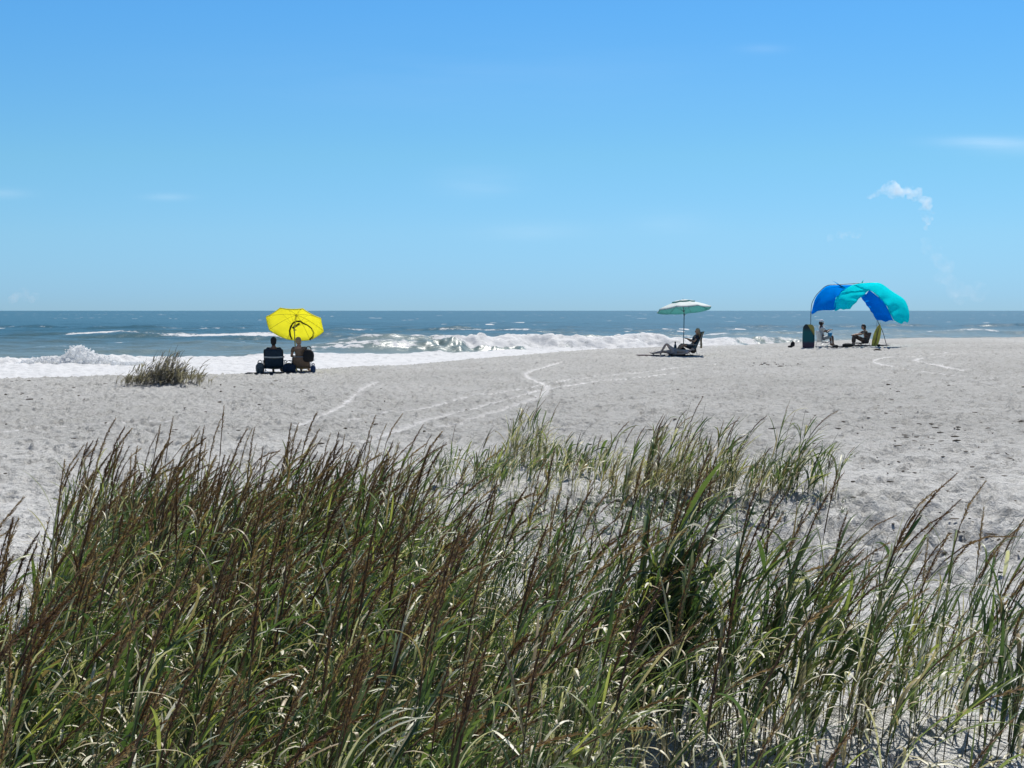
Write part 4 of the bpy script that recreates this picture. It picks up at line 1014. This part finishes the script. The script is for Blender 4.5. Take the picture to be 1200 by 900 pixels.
def lerp_curve(pts, n):
    pts = [Vector(p) for p in pts]; d = [0]
    for a, b in zip(pts[:-1], pts[1:]): d.append(d[-1]+(b-a).length)
    def cr(i, t):
        p0, p1, p2, p3 = pts[max(i-1, 0)], pts[i], pts[i+1], pts[min(i+2, len(pts)-1)]
        return .5*((2*p1)+(-p0+p2)*t+(2*p0-5*p1+4*p2-p3)*t*t+(-p0+3*p1-3*p2+p3)*t*t*t)
    out = []
    for k in range(n):
        s = d[-1]*k/(n-1); i = 0
        while i < len(pts)-2 and d[i+1] < s: i += 1
        out.append(cr(i, (s-d[i])/max(1e-6, d[i+1]-d[i])))
    return out
def shade_party():
    D = 57.0
    def Z(zx, zy, d): return at(920+zx/7.5, 320+zy/7.5, d)
    root = empty('sun_shade', G(985, D)); o0 = root.location.copy()
    tag(root, 'blue and turquoise fabric sun shade billowing on an arched pole, above the right-hand group', 'sun shade')
    def fab(name, c, tr=.62):
        return simple(name, c, .6, .04, transl=tr, scale=2.5, spec=.0)
    m_blue = fab('blue_shade_cloth', (.0,.42,.95)); m_cyan = fab('turquoise_shade_cloth', (.01,.92,.96))
    def panel(name, A, B, bulge, m, nu=34, nv=12, wr=.03, seed=0, sub=None):
        a = lerp_curve(A, nu); b = lerp_curve(B, nu); rows = []
        for i in range(nu):
            row = []
            for j in range(nv):
                t = j/(nv-1); u = i/(nu-1); p = a[i].lerp(b[i], t) - o0
                e = math.sin(math.pi*t)
                p += Vector(bulge)*e*math.sin(math.pi*min(1, u*1.0+.02))
                p += Vector((.3, 1, .6))*wr*(math.sin(u*17+seed+3*t)+.6*math.sin(u*31+t*9+seed*2)+.5*math.sin(t*13+u*5))*e
                fl = float(noise(np.array([u*7.3+seed]), np.array([t*2.1+u*9]), 70+seed)[0]); p += Vector((.3, 1, .5))*fl*.07*e; p += Vector((0, .15, .018))*math.sin(u*26+seed)*(t > .5)*(t-.5)*min(1, 6*u*(1-u))
                row.append(p)
            rows.append(row)
        return MB().sheet(rows, .004).build(name, m, root)
    # left: blue panel hanging from the arch
    panel('blue_panel', [Z(230,358,57.6), Z(262,232,57.5), Z(305,168,57.4), Z(372,113,57.3), Z(480,106,57.2), Z(592,104,57.1)],
          [Z(236,366,57.45), Z(268,345,56.9), Z(325,327,56.4), Z(432,322,55.9), Z(445,225,56.0), Z(500,160,56.5)], (0, -.15, .06), m_blue, wr=.07, seed=1)
    # middle: turquoise panel turning over
    panel('turquoise_panel', [Z(592,104,57.1), Z(650,92,57.05), Z(720,86,57), Z(800,84,56.9), Z(852,96,56.7), Z(950,165,56.3), Z(1048,232,55.9), Z(1088,325,55.4), Z(1092,405,55.1), Z(1078,436,55.0)],
          [Z(738,148,56.3), Z(748,154,56.2), Z(760,160,56.1), Z(772,168,56.0), Z(790,180,55.8), Z(830,222,55.4), Z(890,290,55.0), Z(925,355,54.8), Z(955,412,54.7), Z(1020,447,54.8)], (.05, -.1, .10), m_cyan, wr=.06, seed=2)
    panel('turquoise_panel', [Z(592,104,57.1), Z(500,160,56.5), Z(445,225,56.0), Z(432,322,55.9), Z(450,331,55.8)],
          [Z(800,100,56.8), Z(742,150,56.3), Z(662,218,56.1), Z(612,268,56.0), Z(572,316,55.9)], (0, .25, .05), m_cyan, wr=.06, seed=3)
    panel('blue_panel', [Z(742,150,56.3), Z(830,220,55.45), Z(890,290,55.05), Z(950,418,54.75)],
          [Z(668,213,56.3), Z(720,285,55.8), Z(765,350,55.4), Z(803,412,55.1)], (0, .15, -.03), m_blue, wr=.045, seed=4)
    # arch pole and guy line
    g1 = G(950.3, 57.6) - o0; g2 = G(1040.5, 56.0) - o0
    arch = lerp_curve([g1-Vector((0, 0, .2)), Z(228,330,57.6)-o0, Z(255,225,57.6)-o0, Z(305,162,57.5)-o0, Z(372,109,57.4)-o0, Z(480,101,57.3)-o0, Z(650,90,57.1)-o0, Z(800,86,57.0)-o0, Z(850,130,56.8)-o0, Z(820,300,56.4)-o0, Z(815,420,56.2)-o0, Z(860,520,56.1)-o0, g2-Vector((0, 0, .2))], 60)
    MB().tube(arch, .014, 8).build('arch_pole', simple('black_pole', (.04,.05,.06), .4), root)
    MB().tube([Z(808,415,55.6)-o0, G(1027, 55.5)-o0-Vector((0, 0, .1))], .007, 6).build('guy_line', M_darkmetal, root)
    b_ = MB(); b_.ball(G(1030, 55.6)-o0+Vector((0, 0, .03)), (.09, .07, .07)); b_.build('sand_weight', M_black, root)
    # bodyboard standing in the sand
    r0 = empty('bodyboard', G(947.5, 56.6, -.03), .12); r0.rotation_euler = (R(-9), R(3), .08)
    tag(r0, 'dark teal bodyboard with yellow top corner standing upright in the sand', 'bodyboard')
    m, nt, out = mat('bodyboard_print'); tc = N(nt, 'ShaderNodeTexCoord'); sp = N(nt, 'ShaderNodeSeparateXYZ'); L(nt, tc.outputs['Object'], sp.inputs[0])
    nz = N(nt, 'ShaderNodeTexNoise'); setin(nz, Scale=6.0); L(nt, tc.outputs['Object'], nz.inputs['Vector'])
    v = math_n(nt, 'ADD', sp.outputs[2], math_n(nt, 'MULTIPLY', nz.outputs['Fac'], .12))
    rp = ramp(nt, [(0, (.07,.02,.04)), (.30, (.05,.03,.05)), (.40, (.0,.09,.10)), (.80, (.0,.10,.10)), (.97, (.02,.03,.03))]); L(nt, v, rp.inputs['Fac'])
    dg = math_n(nt, 'ADD', math_n(nt, 'MULTIPLY', sp.outputs[0], 1.6), sp.outputs[2])
    yl = math_n(nt, 'MULTIPLY', math_n(nt, 'GREATER_THAN', dg, .97), math_n(nt, 'GREATER_THAN', sp.outputs[2], .62))
    mx = N(nt, 'ShaderNodeMix', data_type='RGBA'); mx.inputs['B'].default_value = (.38,.30,.06,1); L(nt, yl, mx.inputs['Factor']); L(nt, rp.outputs[0], mx.inputs['A'])
    p = N(nt, 'ShaderNodeBsdfPrincipled'); L(nt, mx.outputs['Result'], p.inputs['Base Color']); setin(p, Roughness=.45); L(nt, p.outputs[0], out.inputs['Surface'])
    b = MB(); out_l = []
    for k in range(25):
        z = 1.08*k/24; w = .27*(1-.10*((z-.45)/.6)**2) ; w = w if z < .9 else w*(1-((z-.9)/.2)**2*.45)
        out_l.append((z, w))
    f = [b.bm.verts.new((-w, 0, z)) for z, w in out_l] + [b.bm.verts.new((w, 0, z)) for z, w in out_l[::-1]]
    fc = b.bm.faces.new(f); ex = bmesh.ops.extrude_face_region(b.bm, geom=[fc]); bmesh.ops.translate(b.bm, vec=(0, .055, 0), verts=[v for v in ex['geom'] if isinstance(v, bmesh.types.BMVert)])
    bmesh.ops.recalc_face_normals(b.bm, faces=b.bm.faces[:])
    b.build('board', m, r0, smooth=False)
    MB().tube([(.1, -.01, .85), (.22, -.04, .6), (.2, -.05, .35)], .006, 6).build('leash', M_black, r0)
    # person behind the board, facing right
    c = G(961.5, 57.3)
    beach_chair('white beach chair behind the bodyboard', c, -math.pi/2+.15, M_white, M_metal, back_h=.5, back_ang=.2)
    J = sit_joints(back=.02, seat=.26, arm='up'); J['look'] = Vector((0, 1, -.25))
    for q_ in 'lr': J['an_'+q_].y = .50; J['kn_'+q_].y = .46; J['kn_'+q_].z = .46
    person('person in white shirt and cap seated behind the bodyboard with a pail', c+Vector((.04, 0, .02)), -math.pi/2+.15, J, M_skin3, top=M_white, bottom=simple('grey_shorts', (.35,.36,.36), .8), hair=M_black, hat=M_white)
    r1 = empty('beach_pail', c+Vector((.40, -.06, .42)), 0); tag(r1, 'light blue pail on the lap of the person in the white shirt', 'pail')
    mp_ = simple('light_blue_plastic', (.08,.42,.68), .35, .05, transl=.2)
    b = MB(); b.tube([(0, 0, 0), (0, 0, .20), (0, 0, .215), (0, 0, .20), (0, 0, .01)], [.075, .105, .112, .098, .068], 18); b.build('pail_body', mp_, r1)
    MB().tube([Vector((math.cos(a)*.105, 0, .2+.10*math.sin(a))) for a in np.linspace(0, math.pi, 11)], .005, 6).build('handle', mp_, r1)
    # crouched person facing left with knees drawn up, in front of yellow board
    c = G(1014.0, 56.3)
    P = lambda x, y, z: Vector((x, y, z))
    m_pr = simple('brown_print_fabric', (.11,.075,.06), .85, .9, scale=9)
    J = dict(pelvis=P(0, -.05, .20), chest=P(0, -.02, .54), neck=P(0, .03, .70), head=P(0, .09, .83), look=(0, 1, -.35),
             sh_l=P(-.18, .0, .64), sh_r=P(.18, .0, .64), el_l=P(-.24, .26, .52), el_r=P(.24, .26, .52), wr_l=P(-.12, .47, .50), wr_r=P(.12, .47, .50),
             kn_l=P(-.12, .50, .46), kn_r=P(.12, .50, .46), an_l=P(-.12, .52, .09), an_r=P(.12, .52, .09))
    J['look'] = Vector((0, 1, -.35))
    person('dark-haired person in brown patterned clothes sitting, knees drawn up, by the yellow board', c, math.pi/2, J, M_skin1, top=m_pr, trousers=m_pr, hair=simple('dark_brown_hair', (.03,.02,.015), .6, .3))
    m_w = simple('patterned_wrap', (.09,.06,.05), .85, .9, scale=8)
    beach_chair('low dark patterned beach chair under the person with drawn-up knees', c+Vector((.02, .02, 0)), math.pi/2, m_w, M_darkmetal, back_h=.48, back_ang=.30, seat_h=.13)
    # yellow board leaning
    r2 = empty('yellow_board', G(1024.3, 55.95, -.04)); r2.rotation_euler = (R(-6), R(14), R(-8))
    tag(r2, 'long narrow yellow board leaning up under the right end of the sun shade', 'board')
    b = MB(); f = []
    pr = [(1.1*k/20, .155*math.sin(min(1, .16+k/20*.92)*math.pi)**.45) for k in range(20)] + [(1.1, .02)]
    f = [b.bm.verts.new((-w, 0, z)) for z, w in pr] + [b.bm.verts.new((w, 0, z)) for z, w in pr[::-1]]
    fc = b.bm.faces.new(f); ex = bmesh.ops.extrude_face_region(b.bm, geom=[fc]); bmesh.ops.translate(b.bm, vec=(0, .04, 0), verts=[v for v in ex['geom'] if isinstance(v, bmesh.types.BMVert)])
    bmesh.ops.recalc_face_normals(b.bm, faces=b.bm.faces[:]); b.build('board', simple('yellow_foam', (.55,.42,.06), .5, .25, scale=4), r2, smooth=False)
    MB().box(Vector((0, -.012, .55)), (.03, .012, .9)).build('stringer', simple('brown_stripe', (.16,.09,.03), .6), r2)
    GB = 'dark bags on the sand under the sun shade'
    bag('beach_bag', 'leftmost of the two low black bags on the sand under the sun shade', G(979, 56.0), (.26, .2, .13), M_black, handles=False, seed=21, group=GB)
    bag('beach_bag', 'long low black bag on the sand at the feet of the person in brown', G(993.5, 56.0), (.48, .24, .17), M_black, handles=False, seed=22, group=GB)
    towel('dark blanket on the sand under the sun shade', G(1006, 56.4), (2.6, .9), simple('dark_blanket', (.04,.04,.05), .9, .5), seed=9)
    # small black thing at the left
    r3 = empty('rucksack', G(928.8, 58.5), 0); tag(r3, 'small black rucksack standing alone at the top of the beach, left of the bodyboard', 'rucksack')
    b = MB(); vs = b.ball((0, 0, 0), 1.0, sub=3)
    for v in vs:
        x, y, z = v.co; v.co = Vector((x*.10+.02*z, y*.09, .14+z*.15))
    b.build('bag_body', M_black, r3); b = MB(); vs = b.ball((-.10, 0, .05), (.13, .09, .055)); b.build('pocket', M_black, r3)
    MB().tube([(-.03, 0, .27), (.02, 0, .33), (.07, 0, .28)], .008, 6).build('handle', M_black, r3)
    # driftwood-like scrap in front
    r4 = G(1028.5, 51.5); b = MB(); b.tube([(-.16, 0, .03), (-.05, .02, .06), (.08, -.01, .05), (.17, .02, .03)], [.015, .035, .03, .01], 8); o = b.build('driftwood', simple('driftwood', (.10,.075,.055), .9, .4)); o.location = r4
    tag(o, 'short dark piece of driftwood on the sand in front of the sun shade', 'driftwood')

# ------------------------------------------------------------------ clouds
def clouds():
    def volmat(name, dens):
        m, nt, out = mat(name); v = N(nt, 'ShaderNodeVolumePrincipled'); v.inputs['Color'].default_value = (1,1,1,1)
        v.inputs['Anisotropy'].default_value = .45
        v.inputs['Density'].default_value = dens
        tc = N(nt, 'ShaderNodeNewGeometry'); nz = N(nt, 'ShaderNodeTexNoise'); setin(nz, Scale=.017, Detail=5.0, Roughness=.62); L(nt, tc.outputs['Position'], nz.inputs['Vector'])
        L(nt, math_n(nt, 'MULTIPLY', math_n(nt, 'MAXIMUM', math_n(nt, 'SUBTRACT', nz.outputs['Fac'], .44), 0.0), dens*9), v.inputs['Density'])
        L(nt, v.outputs[0], out.inputs['Volume']); return m
    D = 6000; px = D/F
    def cloud(label, pts, dens, seed):
        rs = random.Random(seed); b = MB()
        for (x, y, r_) in pts:
            for k in range(9):
                a = rs.uniform(0, 6.28); q = rs.uniform(0, 1.0)
                c = at(x+math.cos(a)*r_*q, y+math.sin(a)*r_*q*.7, D+rs.uniform(-1, 1)*r_*px*.6)
                b.ball(c, r_*px*rs.uniform(.35, .75), sub=2)
        me = bpy.data.meshes.new('tmpc'); b.bm.to_mesh(me); b.bm.free(); o = link(bpy.data.objects.new('tmpc', me))
        md = o.modifiers.new('r', 'REMESH'); md.mode = 'VOXEL'; md.voxel_size = 5.0
        tx = bpy.data.textures.new('cl', 'CLOUDS'); tx.noise_scale = 22; tx.noise_depth = 4
        ds = o.modifiers.new('d', 'DISPLACE'); ds.texture = tx; ds.texture_coords = 'GLOBAL'; ds.strength = 20; ds.mid_level = .5
        dg = bpy.context.evaluated_depsgraph_get(); dg.update()
        new = bpy.data.meshes.new_from_object(o.evaluated_get(dg)); bpy.data.objects.remove(o)
        new.materials.clear(); new.materials.append(volmat('cloud_vapour', dens)); new.name = 'cloud'
        c = link(bpy.data.objects.new('cloud', new)); tag(c, label, 'cloud', kind='stuff'); return c
    cloud('small bright curling cumulus cloud in the sky above the sun shade', [(1019,231,3.5),(1026,228,4.5),(1034,224,5),(1042,219,8),(1049,222,9),(1056,229,5),(1064,223,6),(1072,226,9),(1080,233,6),(1085,241,9),(1089,250,5),(1086,259,6),(1085,268,3.5),(1046,227,6),(1084,250,6)], .0095, 1)
    cloud('faint hazy puff trailing below the bright cloud', [(1086,282,6),(1092,292,9),(1099,302,9),(1106,314,11),(1112,328,12),(1122,342,13),(1140,345,12),(1150,338,10)], .0016, 2)
    cloud('faint flat wisp of cloud left of the bright curling cloud', [(975,279,5),(988,277,6),(1000,275,6),(1010,272,5)], .0035, 3)
    cloud('faint pale cloud on the horizon at the far left', [(14,350,8),(24,344,9),(36,350,7)], .003, 4)

# ------------------------------------------------------------------ light, sky, camera
def lighting():
    w = bpy.data.worlds.new('World'); scene.world = w; w.use_nodes = True; nt = w.node_tree; nt.nodes.clear()
    out = N(nt, 'ShaderNodeOutputWorld'); bg = N(nt, 'ShaderNodeBackground'); sky = N(nt, 'ShaderNodeTexSky', sky_type='NISHITA')
    sky.sun_disc = False; sky.sun_elevation = SUN_EL; sky.sun_rotation = SUN_AZ; sky.altitude = 0; sky.air_density = 1.0; sky.dust_density = .0; sky.ozone_density = 1.5
    tint = N(nt, 'ShaderNodeMix', data_type='RGBA', blend_type='MULTIPLY'); tint.inputs['Factor'].default_value = 1; 
    L(nt, sky.outputs[0], tint.inputs['A'])
    # thin high cirrus as a function of direction
    tc = N(nt, 'ShaderNodeTexCoord'); sp = N(nt, 'ShaderNodeSeparateXYZ'); L(nt, tc.outputs['Generated'], sp.inputs[0])
    grade = ramp(nt, [(p, c) for p, c in SKY_GRADE])
    az = math_n(nt, 'DIVIDE', sp.outputs[0], math_n(nt, 'MAXIMUM', sp.outputs[1], .05)); el = math_n(nt, 'DIVIDE', sp.outputs[2], math_n(nt, 'MAXIMUM', sp.outputs[1], .05))
    L(nt, el, grade.inputs['Fac']); L(nt, grade.outputs[0], tint.inputs['B'])
    cb = N(nt, 'ShaderNodeCombineXYZ'); L(nt, math_n(nt, 'MULTIPLY', az, 5.0), cb.inputs[0]); L(nt, math_n(nt, 'MULTIPLY', el, 42.0), cb.inputs[1])
    nz = N(nt, 'ShaderNodeTexNoise'); setin(nz, Scale=1.0, Detail=6.0, Roughness=.6); L(nt, cb.outputs[0], nz.inputs['Vector'])
    def gauss(v, c, s): 
        d = math_n(nt, 'DIVIDE', math_n(nt, 'SUBTRACT', v, c), s); return math_n(nt, 'EXPONENT', math_n(nt, 'MULTIPLY', math_n(nt, 'MULTIPLY', d, d), -1.0))
    tot = None
    for (x, y, sx, sy, a) in ((1150,168,55,6,.20), (1190,176,60,9,.10), (560,215,45,14,.10), (620,272,60,10,.08), (5,228,30,5,.14), (200,232,25,4,.10), (890,62,25,5,.07), (790,262,45,14,.06), (560,95,300,40,.03)):
        g = math_n(nt, 'MULTIPLY', gauss(az, (x-600)/F, sx/F), gauss(el, (364-y)/F, sy/F)); g = math_n(nt, 'MULTIPLY', g, a)
        tot = g if tot is None else math_n(nt, 'ADD', tot, g)
    nm = math_n(nt, 'MULTIPLY', math_n(nt, 'SUBTRACT', nz.outputs['Fac'], .25), 2.6, True)
    fac = math_n(nt, 'MULTIPLY', tot, nm, True)
    mc = N(nt, 'ShaderNodeMix', data_type='RGBA'); mc.inputs['B'].default_value = (8.5, 9.3, 10.0, 1); L(nt, fac, mc.inputs['Factor']); L(nt, tint.outputs['Result'], mc.inputs['A'])
    L(nt, mc.outputs['Result'], bg.inputs['Color']); bg.inputs['Strength'].default_value = SKY_STR; L(nt, bg.outputs[0], out.inputs['Surface'])
    ld = bpy.data.lights.new('sun', 'SUN'); ld.energy = SUN_STR; ld.angle = R(.53); ld.color = (1, .96, .90)
    o = link(bpy.data.objects.new('sun', ld))
    d = Vector((math.sin(SUN_AZ)*math.cos(SUN_EL), math.cos(SUN_AZ)*math.cos(SUN_EL), math.sin(SUN_EL)))
    o.rotation_euler = d.to_track_quat('Z', 'Y').to_euler(); o.location = d*100
    cd = bpy.data.cameras.new('camera'); cd.sensor_width = 36; cd.lens = 36*F/1200; cd.clip_end = 60000; cd.clip_start = .05
    c = link(bpy.data.objects.new('camera', cd)); c.location = (0, 0, CAMZ); c.rotation_euler = (math.pi/2 - PITCH, 0, 0); scene.camera = c
    v = scene.view_settings; v.view_transform = 'Standard'; v.look = 'None'; v.gamma = 1; v.exposure = EXPO; v.use_curve_mapping = False
    scene.cycles.max_bounces = 10; scene.cycles.volume_bounces = 8; scene.cycles.volume_step_rate = 1.0
    scene.cycles.use_denoising = True
SKY_GRADE = [(0, (.25,.475,.93)), (.0133, (.265,.50,.955)), (.06, (.34,.585,.88)), (.12, (.364,.66,.84)), (.233, (.32,.71,.97)), (.7, (.42,.56,.74)), (1, (.42,.53,.68))]; SKY_STR = .1; SUN_STR = 4.6; EXPO = 0.3

build_land(); build_sea(); build_splash()
build_mass(); build_tufts(); build_litter()
yellow_party(); teal_party(); shade_party(); clouds(); lighting()
